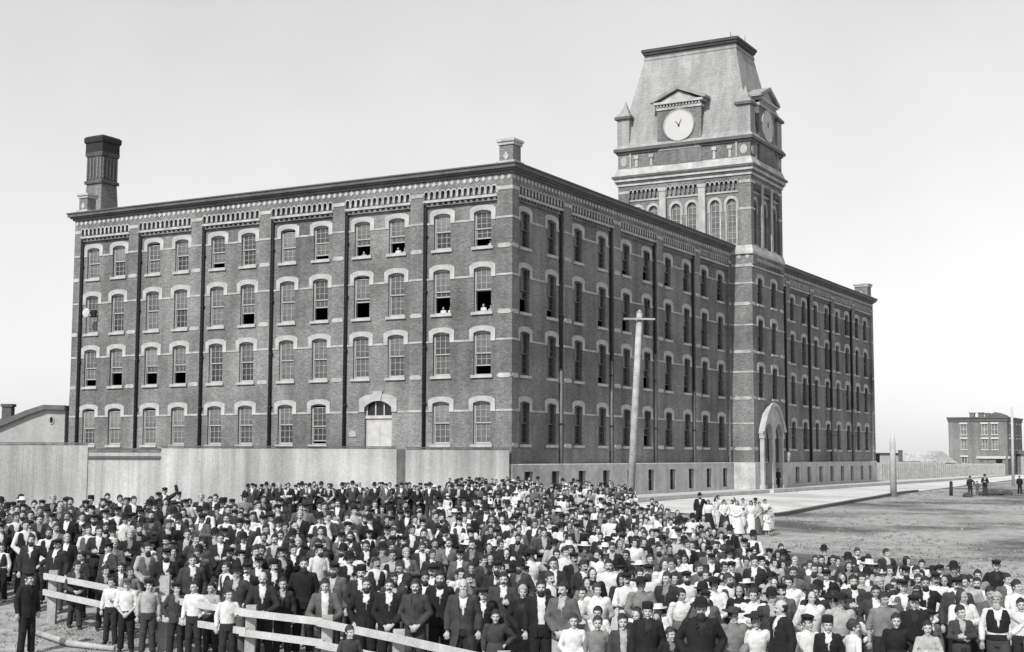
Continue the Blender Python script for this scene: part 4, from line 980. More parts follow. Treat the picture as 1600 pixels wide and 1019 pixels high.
def apron_mesh():
    def f():
        bm = BM(); rows = []
        for z, a, b, w_ in ((1.40,.145,.137,.45),(1.2,.178,.152,.6),(1.05,.166,.142,.9),(.98,.205,.17,1.1),(.7,.275,.255,1.15),(.3,.345,.335,1.1)):
            rows.append([bm.verts.new(((a+.02)*math.sin(t), -(b+.034)*math.cos(t)*(1+.02*math.sin(9*t)), z)) for t in np.linspace(-w_, w_, 15)])
        for p, q in zip(rows, rows[1:]):
            for i in range(14): bm.faces.new((p[i], p[i+1], q[i+1], q[i]))
        bmesh.ops.solidify(bm, geom=bm.faces[:], thickness=.006); return smooth_mesh(bm, 'apron')
    return lib('apron', f)
def shoe_mesh():
    def f():
        bm = BM(); ellip(bm, (0,-.055,.036), (.05,.135,.042)); tube(bm, [(0,.015,.03),(0,.012,.15)], [.055,.05], 10); box(bm, lambda s,z,n: Vector((s,n,z)), -.045,.045,0,.03,-.17,.06); return fuse(bm, 'shoe', .012, .5, 1)
    return lib('shoe', f)
# things worn on the head, modelled about the head's centre
def cut_ellip(name, c, r, test, u=26, v=18, rough=.06):
    bm = BM(); ellip(bm, c, r, u, v)
    for w_ in bm.verts: w_.co = Vector(c) + (w_.co-Vector(c))*(1+rough*(.5*math.sin(w_.co.x*70+w_.co.z*40)*math.cos(w_.co.y*55)+.5*math.sin(w_.co.z*90+w_.co.y*60)*.6))
    me = smooth_mesh(bm, name); return del_faces(me, test)
def hair_mesh(k):
    def f():
        if k == 'short': return cut_ellip('hair', (0,.016,.028), (.086,.105,.110), lambda c: (c.y < -.045+.25*abs(c.x) and c.z < .078-.2*abs(c.x-.03)) or (c.y < .008 and c.z < .004) or c.z < -.05, 30, 22, .10)
        if k == 'bald': return cut_ellip('hair', (0,.018,.02), (.082,.098,.098), lambda c: (c.y < .0) or c.z > .05 or c.z < -.06)
        if k == 'bun':
            bm = BM(); ellip(bm, (0,.018,.032), (.090,.106,.114), 26, 18); me = smooth_mesh(bm, 'hair'); del_faces(me, lambda c: (c.y < -.04 and c.z < .062) or (c.y < .0 and c.z < -.01) or c.z < -.06)
            b = BM(); b.from_mesh(me); ellip(b, (0,.10,.075), (.042,.042,.038), 12, 8); b.to_mesh(me); b.free(); me.polygons.foreach_set('use_smooth', [True]*len(me.polygons)); return me
        if k == 'long':
            return cut_ellip('hair', (0,.03,-.02), (.098,.10,.165), lambda c: (c.y < -.028 and c.z < .075) or (c.y < .0 and c.z < -.02))
        if k == 'beard': return cut_ellip('beard', (0,-.045,-.095), (.062,.062,.075), lambda c: c.z > -.048 and abs(c.x) < .05 or c.y > .01)
        if k == 'longbeard': return cut_ellip('beard', (0,-.05,-.125), (.066,.062,.105), lambda c: c.z > -.048 and abs(c.x) < .05 or c.y > .01)
        if k == 'moustache':
            bm = BM(); [ellip(bm, (s*.018,-.092,-.048), (.024,.014,.010), 10, 6) for s in (-1,1)]; return smooth_mesh(bm, 'moustache')
        bm = BM()
        if k == 'cap':
            ellip(bm, (0,.012,.098), (.104,.122,.036), 18, 8); tube(bm, [(0,.012,.05),(0,.012,.1)], [(.083,.1),(.09,.108)], 18); ellip(bm, (0,-.108,.062), (.066,.048,.008), 14, 6)
        elif k == 'bowler':
            lathe(bm, [(.150,.055),(.148,.063),(.094,.055),(.092,.10),(.084,.145),(.06,.175),(.02,.188)], 22, (0,.012,0), 1.12)
        elif k == 'straw':
            lathe(bm, [(.185,.06),(.187,.068),(.092,.066),(.088,.145),(.02,.152)], 24, (0,.012,0), 1.1)
        elif k == 'widehat':
            n = 24; lathe(bm, [(.20,.082),(.202,.09),(.098,.062),(.094,.13),(.07,.16),(.02,.165)], n, (0,.012,0), 1.05); ellip(bm, (.06,-.06,.12), (.05,.04,.04), 10, 6)
        elif k == 'pillbox':
            lathe(bm, [(.088,.05),(.091,.07),(.092,.135),(.08,.15),(.02,.153)], 20, (0,.012,0), 1.14)
        elif k == 'scarf':
            me = cut_ellip('headscarf', (0,.018,-.015), (.098,.108,.155), lambda c: c.y < -.045 and -.12 < c.z < .085 and abs(c.x) < .066); return me
        return smooth_mesh(bm, {'cap':'cap','bowler':'bowler_hat','straw':'straw_hat','widehat':'broad_hat','pillbox':'round_cap'}[k])
    return lib(('hair', k), f)

def put(name, me, parent, mat, M=None):
    if not me.materials: me.materials.append(mat)
    o = meshobj(name, me, parent)
    if me.materials[0] is not mat: o.material_slots[0].link = 'OBJECT'; o.material_slots[0].material = mat
    if M is not None: o.matrix_local = M
    return o
def compose(S):
    """the pieces of one figure: [(part name, mesh, material, matrix)] - the first is the body itself"""
    ch = S['age'] in ('boy','girl'); fem = S['age'] in ('woman','girl'); H = headmat(S.get('turn',0), ch); pose = S['pose']; st = S.get('st','apart')
    if fem: st = 'close'
    out = [('person', body_mesh(pose, st, S.get('turn',0), ch), M_skin2 if S.get('tan') else M_skin, None)]
    t = S['top']; c1, c2 = CLO[S.get('c1','dark')], CLO[S.get('c2','white')]
    if fem:
        out.append(('blouse', top_mesh('blouse', pose), c1, None)); out.append(('skirt', skirt_mesh('short' if S['age'] == 'girl' else 'skirt'), CLO[S.get('c3','dark')], None))
        if t == 'apron': out.append(('apron', apron_mesh(), c2, None))
    else:
        out.append(('trousers', trousers_mesh(st), CLO[S.get('c3','dark')], None))
        if t in ('jacket','coat'): 
            out += [(t, top_mesh(t, pose, S.get('open', False)), c1, None), ('shirt', shirt_front(), c2, None)]
            if S.get('vest'): out.append(('waistcoat', top_mesh('vest', 0), c1, None))
        elif t == 'vest': out += [('shirt', top_mesh('shirt', pose), c2, None), ('waistcoat', top_mesh('vest', 0), c1, None)]
        elif t == 'rolled': out.append(('shirt', top_mesh('rolled', pose), c1, None))
        else: out.append(('shirt', top_mesh('shirt', pose), c1, None))
    hm = {'dark': M_hair, 'brown': M_hairb, 'grey': M_hairg}[S.get('hair','dark')]
    out.append(('hair', hair_mesh(S.get('hs', 'bun' if fem else 'short')), hm, H))
    if S.get('beard'): out.append(({'moustache':'moustache'}.get(S['beard'],'beard'), hair_mesh(S['beard']), hm, H))
    if S.get('hat'): out.append((hair_mesh(S['hat']).name.split('.')[0], hair_mesh(S['hat']), CLO[S.get('hc', 'straw' if S['hat'] == 'straw' else 'black')], H))
    return out
def shirt_front():
    def f():
        bm = BM(); prof = [(.93,.176,.130),(1.04,.158,.116),(1.18,.172,.126),(1.30,.190,.130),(1.40,.182,.110),(1.455,.112,.084),(1.515,.064,.062)]
        tube(bm, [(0,0,z) for z,_,_ in prof], [(a,b) for _,a,b in prof], 18); return smooth_mesh(bm, 'shirt')
    return lib('shirtfront', f)
def person(S, x, y, yaw, h, label, group, shoes=False, lift=0., tilt=0.):
    P = compose(S); k = h/1.757
    if S['age'] in ('boy','girl'): k = h/(1.5+.257*CK)
    root = put('person', P[0][1], None, P[0][2]); root.location = (x, y, G(x,y)+lift); root.rotation_euler = (tilt,0,yaw); root.scale = (k*S.get('wide',1),k*S.get('wide',1),k)
    tag(root, label, S['age'], group)
    for nm, me, mt, M in P[1:]: put(nm, me, root, mt, M)
    if shoes and S['age'] in ('man','boy'):
        for sg in (1,-1):
            a = legs_pts(S.get('st','apart'), sg)[2]; put('shoe', shoe_mesh(), root, M_shoe, Matrix.Translation((a.x+sg*.012, a.y, 0)))
    return root
# ---- what people wear
TOPW = {'jacket': 'jacket', 'coat': 'long coat', 'vest': 'waistcoat over {c2} shirt', 'shirt': 'shirt', 'rolled': 'rolled-sleeve shirt', 'apron': 'dress and {c2} apron', 'dress': 'dress', 'blouse': 'blouse'}
HATW = {'cap': 'flat cap', 'bowler': 'bowler hat', 'straw': 'straw hat', 'widehat': 'broad hat', 'pillbox': 'round cap', 'scarf': 'headscarf', None: None}
CW = {'black': 'black', 'dark': 'dark', 'charcoal': 'dark grey', 'grey': 'grey', 'midgrey': 'mid-grey', 'pale': 'pale', 'white': 'white'}
def look(S):
    a = S['age']; b = {'beard': 'bearded ', 'longbeard': 'long-bearded ', 'moustache': 'moustached '}.get(S.get('beard'), '')
    t = TOPW[S['top']].format(c2=CW[S.get('c2','white')]); hat = HATW[S.get('hat')]
    if S['top'] == 'jacket' and S.get('open'): t = 'open jacket'
    s = f"{b}{a} in {CW[S['c1']]} {t}"
    return s + (f" and {hat}" if hat else ', bare-headed')
def rand_spec(kind, q, dk=0.):
    S = {'turn': q.choice([0,0,-20,20]), 'wide': q.uniform(.93,1.07), 'yaw': q.gauss(0,.22), 'tan': q.random() < .35}
    S['age'] = kind
    if kind in ('man','boy'):
        S['top'] = q.choices(['jacket','vest','shirt','rolled','coat'], [46+60*dk,14,18*(1-dk),8*(1-dk),4] if kind == 'man' else [30+50*dk,12,40*(1-dk*.7),18*(1-dk),0])[0]
        S['c1'] = q.choice(['black','black','dark','dark','charcoal','charcoal','grey']) if S['top'] in ('jacket','vest','coat') else q.choice(['white','white','white','pale','midgrey'])
        S['c2'] = q.choice(['white','white','pale','midgrey']) if S['top'] != 'vest' else q.choice(['white','white','pale'])
        S['c3'] = q.choice(['black','dark','charcoal','charcoal','grey'])
        S['hat'] = q.choices([None,'cap','bowler','pillbox','straw'], [48,31,16,4,1] if kind == 'man' else [53,43,2,2,0])[0]
        S['beard'] = q.choices([None,'beard','moustache','longbeard'], [45,20,28,7])[0] if kind == 'man' else None
        S['open'] = q.random() < .28; S['vest'] = S['open'] and q.random() < .6; S['hair'] = q.choices(['dark','brown','grey'], [60,30,10] if kind == 'man' else [60,40,0])[0]; S['st'] = q.choice(['close','apart','step'])
        S['pose'] = q.choice(['hang','hang','cross','clasp','hip','pocket','behind','chest'])
    else:
        S['top'] = q.choices(['apron','dress','blouse'], [30,35,35])[0]
        S['c1'] = q.choice(['white','white','white','pale','midgrey','grey','dark']); S['c3'] = S['c1']
        if S['top'] == 'blouse': S['c1'] = q.choice(['white','white','pale']); S['c3'] = q.choice(['black','dark','grey'])
        if S['top'] == 'apron': S['c1'] = q.choice(['dark','black','grey','midgrey']); S['c3'] = S['c1']; S['c2'] = q.choice(['white','white','pale'])
        S['hat'] = q.choices([None,'straw','widehat','scarf'], [66,10,14,10])[0]; S['hs'] = q.choice(['bun','bun','long']) if not S['hat'] else 'bun'
        S['hair'] = q.choice(['dark','dark','brown']); S['pose'] = q.choice(['hang','clasp','cross','hip','behind','clasp'])
    return S
def height(kind, q): return {'man': q.uniform(1.60,1.76), 'woman': q.uniform(1.52,1.65), 'boy': q.uniform(1.28,1.5), 'girl': q.uniform(1.22,1.45)}[kind]
def pxof(x, y): return 800 + 2157.47*x/y
ZONES = [(118,'below the shed'),(217,'below the outermost window bay'),(318,'below the second window bay'),(425,'below the third window bay'),(540,'below the fourth window bay'),(660,'below the arched loading door'),(800,'below the corner window bay'),
         (880,'below the shaded corner bay'),(985,'beside the leaning telegraph pole'),(1085,'just past the telegraph pole'),(1150,'before the tower wall'),(1230,'below the tower porch'),(1370,'below the far wing'),(1475,'below the yard sheds'),(1700,'below the corner house')]
def zone(px):
    for i, (lim, w_) in enumerate(ZONES):
        if px < lim: return i, w_
    return len(ZONES)-1, ZONES[-1][1]
ORD = ['front','second','third','fourth','fifth','sixth','seventh','eighth','ninth','tenth','eleventh','twelfth']
used_labels = set(); placed = []
def face(x, y, q=None, extra=0.): return math.atan2(-x, y)*.0 + math.atan2(x, y)*-1. + extra
# ---- the figures one can tell apart in the front: (px, depth, spec, height, label)
J = dict
HERO = [
 (55, 26.7, J(age='boy', top='jacket', c1='black', c2='dark', c3='black', hat='cap', pose='hang', turn=20), 1.58, 'dark-clad youth in cap standing alone on bare earth outside the rails'),
 (128, 29.2, J(age='boy', top='jacket', c1='charcoal', c2='pale', c3='charcoal', pose='rail', st='step', turn=20), 1.42, 'boy in dark grey jacket leaning over the outer end of rails'),
 (208, 26.9, J(age='boy', top='rolled', c1='white', c3='black', hat='cap', hc='grey', pose='clasp'), 1.40, 'boy in white shirt and pale cap, outermost of those before the rails'),
 (241, 26.6, J(age='boy', top='shirt', c1='pale', c3='charcoal', hat='cap', pose='hang', turn=20), 1.42, 'boy in pale shirt and dark cap standing before the rails, arms down'),
 (312, 26.0, J(age='boy', top='shirt', c1='white', c3='dark', pose='hip', turn=-20), 1.46, 'bare-headed boy in white shirt by the tall post, hand on hip'),
 (364, 25.2, J(age='boy', top='shirt', c1='white', c3='dark', pose='chest', turn=20), 1.42, 'boy in bright loose white shirt before the gap in the rails'),
 (184, 27.7, J(age='boy', top='shirt', c1='white', c3='dark', hair='brown', pose='chest', turn=-20), 1.30, 'small boy in white shirt outside the rails, hand at chest'),
 (172, 29.0, J(age='boy', top='jacket', c1='dark', c2='pale', c3='dark', pose='rail', turn=20), 1.36, 'dark-jacketed boy leaning on the outer rail beside a white-shirted boy'),
 (262, 27.4, J(age='boy', top='vest', c1='dark', c2='midgrey', c3='grey', pose='brow'), 1.40, 'boy in dark waistcoat raising a hand to his brow by the post'),
 (284, 26.4, J(age='boy', top='jacket', c1='charcoal', c2='pale', c3='dark', hat='cap', pose='pocket', turn=20), 1.38, 'boy in dark grey jacket and cap before the tall post'),
 (338, 26.6, J(age='boy', top='shirt', c1='pale', c3='charcoal', pose='cross', turn=-20), 1.34, 'boy in pale shirt with arms crossed between two white-shirted boys'),
 (392, 26.9, J(age='man', top='jacket', c1='black', c3='black', beard='moustache', hat='cap', pose='hip'), 1.66, 'moustached man in black jacket and cap beside the bald leaning man'),
 (448, 26.0, J(age='boy', top='jacket', c1='dark', c2='pale', c3='dark', pose='hang'), 1.5, 'bare-headed youth between the bald leaning man and the big beard'),
 (418, 25.6, J(age='man', top='jacket', vest=True, open=True, c1='dark', c3='dark', beard='moustache', hs='bald', hair='dark', pose='rail'), 1.68, 'bald moustached man in dark suit leaning on the rail, hands resting forward'),
 (480, 26.3, J(age='man', top='vest', c1='black', c2='black', c3='black', beard='longbeard', pose='hang'), 1.84, 'tall man with big black beard and black clothes behind the rail'),
 (514, 24.5, J(age='man', top='jacket', open=True, c1='grey', c3='charcoal', pose='rail', turn=0), 1.68, 'clean-shaven man in grey jacket with bow tie leaning on the rail'),
 (577, 24.2, J(age='man', top='jacket', c1='black', c3='black', beard='beard', hair='brown', pose='pocket'), 1.70, 'short-bearded man in black jacket, hands in pockets, behind the rail'),
 (612, 24.0, J(age='man', top='jacket', vest=True, c1='black', c3='black', beard='moustache', pose='clasp'), 1.70, 'moustached man in black three-piece suit and tie, pale hands clasped'),
 (652, 24.0, J(age='man', top='jacket', c1='charcoal', c2='charcoal', c3='charcoal', beard='moustache', hair='brown', pose='clasp'), 1.68, 'man in buttoned dark grey jacket, hands clasped low behind the rail'),
 (690, 24.6, J(age='man', top='jacket', c1='black', c3='black', beard='longbeard', pose='behind'), 1.76, 'bearded man in black jacket beside the bald elder in long coat'),
 (726, 23.2, J(age='man', top='coat', vest=True, open=True, c1='charcoal', c3='dark', beard='longbeard', hs='bald', hair='grey', pose='hang'), 1.78, 'bald grey-bearded elder in long open frock coat and waistcoat'),
 (706, 24.9, J(age='girl', top='blouse', c1='pale', c3='pale', hs='long', pose='clasp'), 1.42, 'pale-bloused girl peeping out beside the bald bearded elder'),
 (757, 24.2, J(age='boy', top='jacket', c1='black', c3='black', hat='cap', hc='dark', pose='hang'), 1.52, 'youth in black jacket and cap beside the bald elder'),
 (776, 22.6, J(age='girl', top='dress', c1='charcoal', c3='charcoal', hs='short', pose='hip'), 1.34, 'small child in dark smock with pale collar at the rail'),
 (788, 24.6, J(age='man', top='jacket', c1='charcoal', c3='dark', beard='moustache', pose='chest'), 1.74, 'moustached man in dark grey jacket, hand at chest, behind the small child'),
 (818, 24.0, J(age='woman', top='apron', c1='black', c2='white', c3='black', hair='grey', pose='clasp'), 1.58, 'grey-haired woman in black dress with long white apron'),
 (846, 23.2, J(age='man', top='jacket', open=True, c1='black', c3='black', beard='beard', pose='hang'), 1.76, 'bearded man in open black jacket showing a broad white shirt front'),
 (880, 23.0, J(age='man', top='jacket', c1='grey', c2='pale', c3='pale', beard='moustache', pose='clasp', turn=-20), 1.74, 'moustached man in grey jacket and pale trousers, hands clasped'),
 (896, 21.6, J(age='boy', top='shirt', c1='white', c3='black', hs='short', hair='brown', pose='clasp'), 1.40, 'boy in tight white shirt, arms joined low, beside the grey jacket man'),
 (933, 21.5, J(age='boy', top='shirt', c1='midgrey', c3='charcoal', hair='brown', pose='hang'), 1.38, 'boy in mid-grey jersey with dark belt in the front row'),
 (972, 21.2, J(age='boy', top='jacket', open=True, c1='charcoal', c2='pale', c3='black', pose='hang'), 1.44, 'lad in open dark grey jacket over pale shirt in the front row'),
 (1010, 21.0, J(age='man', top='jacket', c1='black', c2='dark', c3='black', hat='pillbox', pose='hang'), 1.62, 'man in black coat and round cap in the front row'),
 (1045, 20.9, J(age='boy', top='jacket', c1='black', c2='midgrey', c3='black', hair='brown', pose='behind', turn=20), 1.28, 'small dark-coated child between two men in black coats'),
 (1092, 20.5, J(age='man', top='coat', c1='black', c2='dark', c3='black', beard='longbeard', hat='bowler', pose='pocket', wide=1.1), 1.72, 'broad black-bearded man in long black coat and bowler in the front row'),
 (1142, 21.2, J(age='woman', top='blouse', c1='midgrey', c3='grey', hat='widehat', hc='charcoal', pose='clasp', turn=20), 1.52, 'woman in mid-grey blouse and broad dark hat in the front row'),
 (1177, 21.2, J(age='girl', top='dress', c1='white', c3='white', hat='widehat', hc='dark', pose='hip'), 1.45, 'girl in bright white dress and dark broad hat in the front row'),
 (1216, 20.6, J(age='man', top='jacket', c1='black', c3='black', beard='moustache', hs='bald', pose='hang', turn=-20), 1.72, 'balding moustached man in black jacket turned sideways in the front row'),
 (1256, 21.0, J(age='boy', top='shirt', c1='white', c3='black', hat='cap', hc='black', pose='hang', turn=20), 1.46, 'boy in clean white shirt and black cap in the front row'),
 (1287, 20.9, J(age='boy', top='jacket', c1='black', c3='black', hat='pillbox', pose='hang'), 1.44, 'boy in neat black jacket, white shirt and round cap in the front row'),
 (1326, 20.8, J(age='boy', top='shirt', c1='white', c3='charcoal', hair='brown', pose='hip', turn=-20), 1.42, 'big-shouldered youth in white shirt with back half turned'),
 (1392, 21.6, J(age='girl', top='dress', c1='black', c3='black', hs='short', pose='hip'), 1.42, 'girl in black dress with pale collar, hand on hip, in the front row'),
 (1420, 22.2, J(age='man', top='jacket', c1='black', c2='dark', c3='black', hat='cap', pose='hang'), 1.64, 'dark-coated man in cap beside the girl in black'),
 (1440, 21.2, J(age='boy', top='shirt', c1='pale', c3='black', pose='cross'), 1.36, 'boy in pale shirt with arms crossed, low in the front row'),
 (1505, 23.8, J(age='girl', top='blouse', c1='white', c3='charcoal', hs='long', pose='clasp', turn=-20), 1.30, 'stooping girl in white blouse and dark skirt near the photo edge'),
 (1520, 29.5, J(age='woman', top='dress', c1='midgrey', c3='midgrey', hs='bun', pose='clasp'), 1.62, 'woman in mid-grey dress standing in open field behind the crowd'),
 (1549, 30.8, J(age='man', top='jacket', c1='black', c2='dark', c3='black', hat='cap', pose='pocket'), 1.78, 'tall black-coated man in cap at the field side of the crowd'),
 (1585, 24.3, J(age='boy', top='shirt', c1='white', c3='dark', hs='short', pose='hip'), 1.44, 'youth in white shirt cut by the photo edge'),
 (1487, 32.5, J(age='boy', top='vest', c1='black', c2='pale', c3='charcoal', hat='cap', pose='cross'), 1.5, 'youth in black waistcoat and cap with arms crossed at the field side'),
 (1462, 33.2, J(age='boy', top='vest', c1='grey', c2='white', c3='dark', hat='cap', pose='cross'), 1.5, 'youth in grey waistcoat, white sleeves crossed, at the back near field'),
 (1434, 33.6, J(age='woman', top='blouse', c1='white', c3='black', hs='bun', pose='behind'), 1.58, 'woman in full white blouse at the back beside open field'),
 (552, 21.4, J(age='boy', top='shirt', c1='charcoal', c3='dark', hair='brown', pose='clasp', turn=20), 1.26, 'small boy in dark grey shirt standing before the lower rail'),
 (148, 35.5, J(age='man', top='jacket', c1='black', c2='dark', c3='black', hat='cap', pose='behind', turn=20), 1.76, 'man in black coat and cap standing tallest near the shed'),
 (262, 47, J(age='man', top='jacket', c1='dark', c3='dark', hat='cap', pose='wave'), 1.74, 'man in dark jacket waving one arm high against the pale fence'),
 (1092, 68.5, J(age='man', top='coat', c1='black', c3='black', hat='bowler', beard='beard', pose='hip'), 1.76, 'bearded man in black frock coat and bowler beside the women in white'),
 (1512, 118.5, J(age='man', top='jacket', c1='dark', c2='dark', c3='dark', hat='bowler', pose='hip'), 1.72, 'dark-coated man in bowler standing in the far street by a bundle'),
 (1523, 124, J(age='boy', top='jacket', c1='grey', c2='grey', c3='grey', hat='cap', pose='hang'), 1.2, 'small boy between two men in the far street'),
 (1535, 119, J(age='man', top='jacket', c1='black', c2='pale', c3='charcoal', hat='bowler', pose='cross', st='apart'), 1.86, 'broad man with folded arms in the far street'),
 (1589, 127, J(age='man', top='jacket', c1='black', c2='dark', c3='black', hat='cap', pose='hang'), 1.66, 'lone man walking in the far street past the slim pale pole'),
]
def add(S, x, y, h, label, group, shoes=False, tilt=0.):
    yaw = -math.atan2(x, y)*.6 + R(S.get('turn', 0))*.8 + S.get('yaw', 0)
    o = person(S, x, y, yaw, h, label, group, shoes, 0, tilt); placed.append((x, y)); used_labels.add(label); return o
hero_n = 0
for px, d, S, h, lab in HERO:
    S['yaw'] = {1326: R(130), 1216: R(-45), 55: R(25)}.get(px, 0)
    x = (px-800)/2157.47*d; g = 'people in the far street' if d > 100 else 'people assembled before the mill'
    add(S, x, d, h, lab, g, d > 100 or px < 400 or px == 552, R(7) if S['pose'] == 'rail' else 0); hero_n += 1
o = person(J(age='man', top='jacket', c1='black', c2='dark', c3='black', hat='cap', pose='hang'), *(mill(43.7, 2.25).xy), R(60-90+180-120), 1.7, 'dark figure standing on the step of the tower porch', 'people at the mill', False, .03-G(*mill(43.7, 2.25).xy)); 
# window onlookers, standing on the mill floors
for k, (s, fl, S, h, lab) in enumerate([
   (2.5, 10.9, J(age='boy', top='shirt', c1='white', c3='dark', pose='hang'), 1.52, 'boy in white shirt at open third-storey window of the corner column'),
   (1.95, 10.9, J(age='girl', top='blouse', c1='pale', c3='dark', pose='hang'), 1.40, 'girl in pale blouse at open third-storey window of the corner column'),
   (5.5, 10.9, J(age='girl', top='blouse', c1='white', c3='dark', pose='hang'), 1.46, 'white-bloused girl at third-storey window beside the corner pilaster pipe'),
   (4.95, 10.9, J(age='boy', top='shirt', c1='white', c3='dark', pose='hang', hat='cap'), 1.46, 'capped boy in white shirt at third-storey window beside corner pipe'),
   (2.0, 15.0, J(age='boy', top='vest', c1='dark', c2='white', c3='dark', pose='hang'), 1.46, 'boy in dark waistcoat at top-storey window of the corner column'),
   (9.05, 15.0, J(age='girl', top='blouse', c1='white', c3='white', pose='hang'), 1.50, 'girl in white at top-storey window above the loading door, nearer corner'),
   (8.5, 15.0, J(age='boy', top='shirt', c1='pale', c3='dark', pose='hang'), 1.44, 'boy in pale shirt at top-storey window above the loading door'),
   (11.8, 15.0, J(age='girl', top='dress', c1='pale', c3='pale', pose='hang'), 1.42, 'girl in pale dress in top window over the outer door side'),
   (11.2, 15.0, J(age='boy', top='shirt', c1='white', c3='dark', pose='hang'), 1.40, 'boy in white shirt in top window over the outer door side')]):
    p = mill(0, 0) + dL*s + dR*.78; person(S, p.x, p.y, R(30+180-180-60+0), h, lab, 'onlookers at the mill windows', False, fl-G(p.x,p.y))

# ---- the crowd
q = random.Random(21); spots = []
def rail_y(x): return float(np.interp(x, [p[0] for p in FP], [p[1] for p in FP]))
d = 20.4; row = 0
while d < 84:
    u = d*.395; x = -u - q.uniform(0,.5); sp = .6 if d < 40 else .68
    while x < u:
        xx = x + q.uniform(-.17,.17); yy = d + q.uniform(-.22,.22); r = xx/yy; px = pxof(xx, yy); ok = True
        if xx < 1.3 and yy < rail_y(xx)+.55: ok = False
        if xx < -9.3 and yy < 30.3: ok = False
        if yy < np.interp(px, [370, 400, 480, 530, 600, 700, 800, 890, 920, 1600], [20, 26.3, 26.6, 25.4, 25., 25.4, 25.3, 24., 22.6, 22.6]): ok = False
        # outer limit of the crowd
        lim = np.interp(px, [0, 120, 230, 330, 420, 600, 720, 850, 985, 1080, 1210, 1340, 1420, 1500, 1545, 1600], [41, 41, 42, 44, 40, 41, 44, 58, 60, 50, 38.2, 37, 35.2, 31.5, 27.5, 26.5])
        if yy > lim: ok = False
        if yy > lim*.86 and px > 250 and q.random() < .3: ok = False
        if px > 1400 and yy > 26 and q.random() < .35: ok = False
        if 700 < px < 990 and 62 < yy < 82: ok = q.random() < .55
        if ok and all((xx-a)**2+(yy-b)**2 > (.46 if yy < 40 else .42)**2 for a, b in placed[-260:] + placed[:hero_n]): spots.append((xx, yy)); placed.append((xx, yy))
        x += sp
    d += .74 if d < 40 else .86; row += 1
women = []
for k in range(20):                                     # the group of women in white by the road
    px = 1108 + 97*((k*7) % 20)/20 + q.uniform(-3,3); dd = 67 + 5*((k*3) % 7)/7; women.append(((px-800)/2157.47*dd, dd))
for k in range(62):
    px = 392 + 340*k/61 + q.uniform(-2.5,2.5); yy = 61.8 + q.uniform(-.5,.5) + (.8 if k % 3 == 0 else 0); spots.append(((px-800)/2157.47*yy, yy))
spots.sort(key=lambda p: p[1]); print('crowd', len(spots), 'heroes', hero_n)
NIND = 300 - hero_n - 12 - len(women)
def kind_at(x, y):
    r = pxof(x, y)
    pw = np.interp(r, [0, 300, 640, 760, 860, 1000, 1150, 1600], [.0, .02, .06, .30, .55, .6, .5, .42]) + (.15 if r > 700 and y > 30 else 0)
    pb = np.interp(y, [20, 27, 34, 60], [.30, .25, .2, .15])
    if q.random() < pw: return 'woman' if q.random() < .6 else 'girl'
    return 'boy' if q.random() < pb else 'man'
def dark_at(x, y): return float(np.interp(pxof(x, y), [0, 150, 350, 700, 950, 1100, 1600], [.97, .85, .7, .6, .25, .3, .05]))
def row_of(x, y):
    r0 = rail_y(x)+.4 if x < 1.3 else 20.4
    return min(11, int((y-r0)/1.15)+1)
def unique_spec(kind, suffix, dk=0.):
    for t in range(400):
        S = rand_spec(kind, q, dk); a = look(S)
        for lab in (f"{a}, {suffix}", f"{a}, {POSEW[S['pose']]}, {suffix}"):
            if lab not in used_labels and 4 <= len(lab.split()) <= 16: used_labels.add(lab); return S, lab
    return S, f"{a}, {POSEW[S['pose']]}, {suffix}"
for x, y in spots[:NIND]:
    zi, zw = zone(pxof(x, y)); S, lab = unique_spec(kind_at(x, y), f"{ORD[row_of(x,y)]} row {zw}", dark_at(x, y))
    add(S, x, y, height(S['age'], q), lab, 'people assembled before the mill')
for k, (x, y) in enumerate(sorted(women, key=lambda p: p[0])):
    nb = 'black-coated bowler man' if k < 7 else ('tower porch' if k < 14 else 'open road')
    for t in range(300):
        S = rand_spec(q.choice(['woman','woman','girl']), q); S['c1'] = q.choice(['white','white','white','white','pale']); S['top'] = q.choice(['dress','dress','apron','blouse']) if S['age'] == 'woman' else 'dress'
        if S['top'] != 'blouse': S['c3'] = S['c1']
        if S['top'] == 'apron': S['c1'] = S['c3'] = q.choice(['pale','pale','midgrey']); S['c2'] = 'white'
        lab = look(S) + ', ' + POSEW[S['pose']] + ', in white group toward ' + nb
        if lab not in used_labels and len(lab.split()) <= 16: break
    add(S, x, y, height(S['age'], q), lab, 'women and girls in white by the road')
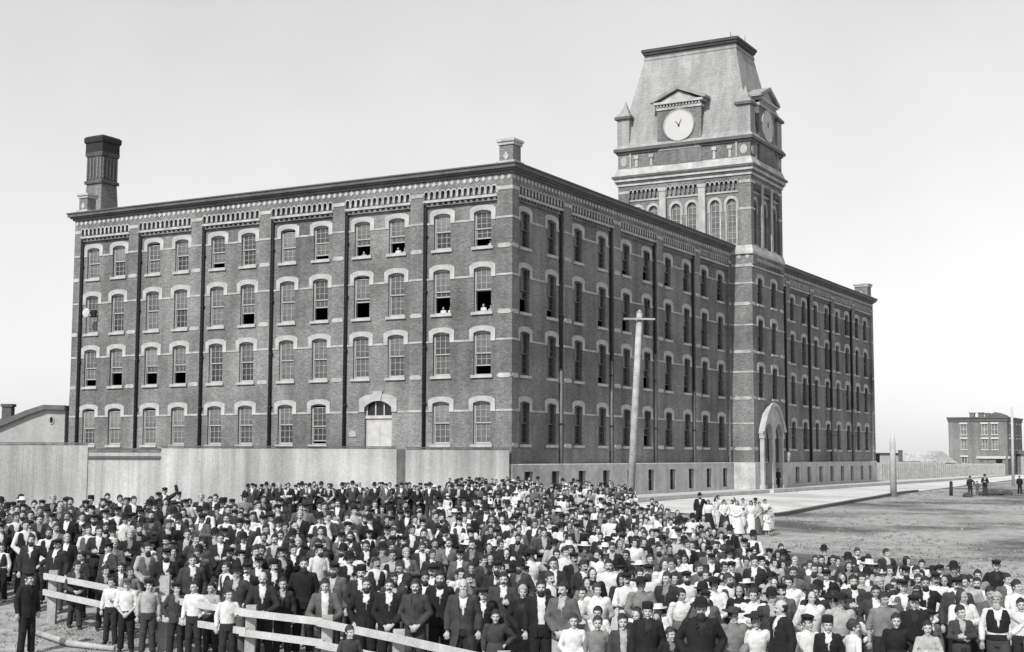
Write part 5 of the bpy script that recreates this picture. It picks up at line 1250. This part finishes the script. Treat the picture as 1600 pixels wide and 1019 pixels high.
# ---- everyone farther back, one mass
_low = {}
def low(me):
    if me.name not in _low:
        o = bpy.data.objects.new('t', me); COL.objects.link(o)
        if len(me.polygons) > 700: m = o.modifiers.new('d', 'DECIMATE'); m.ratio = .34
        m = o.modifiers.new('t', 'TRIANGULATE'); r = eval_mesh(o); bpy.data.objects.remove(o)
        v = np.empty(len(r.vertices)*3, np.float32); r.vertices.foreach_get('co', v); f = np.empty(len(r.polygons)*3, np.int32); r.polygons.foreach_get('vertices', f); mi = np.empty(len(r.polygons), np.int32); r.polygons.foreach_get('material_index', mi)
        _low[me.name] = (v.reshape(-1,3), f.reshape(-1,3), mi); bpy.data.meshes.remove(r)
    return _low[me.name]
MATS = []; VV = []; FF = []; MM = []; base = 0
def mid(m):
    if m not in MATS: MATS.append(m)
    return MATS.index(m)
for x, y in spots[NIND:]:
    S = rand_spec(kind_at(x, y), q, 1. if y > 58 and pxof(x,y) < 730 else dark_at(x, y)); S['turn'] = q.choice([0, 20]); S['pose'] = q.choice(['hang','cross','clasp','pocket']) if S['age'] in ('man','boy') else q.choice(['hang','clasp']); S['st'] = 'apart'
    h = height(S['age'], q); k = h/1.757; T = Matrix.Translation((x, y, G(x,y))) @ Matrix.Rotation(-math.atan2(x,y)*.6 + q.uniform(-.4,.4), 4, 'Z') @ Matrix.Scale(k, 4)
    for i, (nm, me, mt, M) in enumerate(compose(S)):
        v, f, mi = low(me); A = np.array(T @ (M or Matrix.Identity(4)), np.float32)
        VV.append(v @ A[:3,:3].T + A[:3,3]); FF.append(f+base); base += len(v); MM.append(np.where(mi > 0, mid(M_eye), mid(mt)))
V = np.concatenate(VV); F_ = np.concatenate(FF); MI = np.concatenate(MM)
me = bpy.data.meshes.new('crowd'); me.vertices.add(len(V)); me.vertices.foreach_set('co', V.ravel()); me.loops.add(F_.size); me.loops.foreach_set('vertex_index', F_.ravel().astype(np.int32))
me.polygons.add(len(F_)); me.polygons.foreach_set('loop_start', np.arange(0, F_.size, 3, dtype=np.int32)); me.polygons.foreach_set('material_index', MI.astype(np.int32)); me.polygons.foreach_set('use_smooth', np.ones(len(F_), bool)); me.update(calc_edges=True)
for m in MATS: me.materials.append(m)
o = meshobj('crowd', me); o['kind'] = 'stuff'; o['label'] = 'rear ranks of the workforce massed toward the pale fence'; print('crowd faces', len(F_), 'lib', len(LIB))
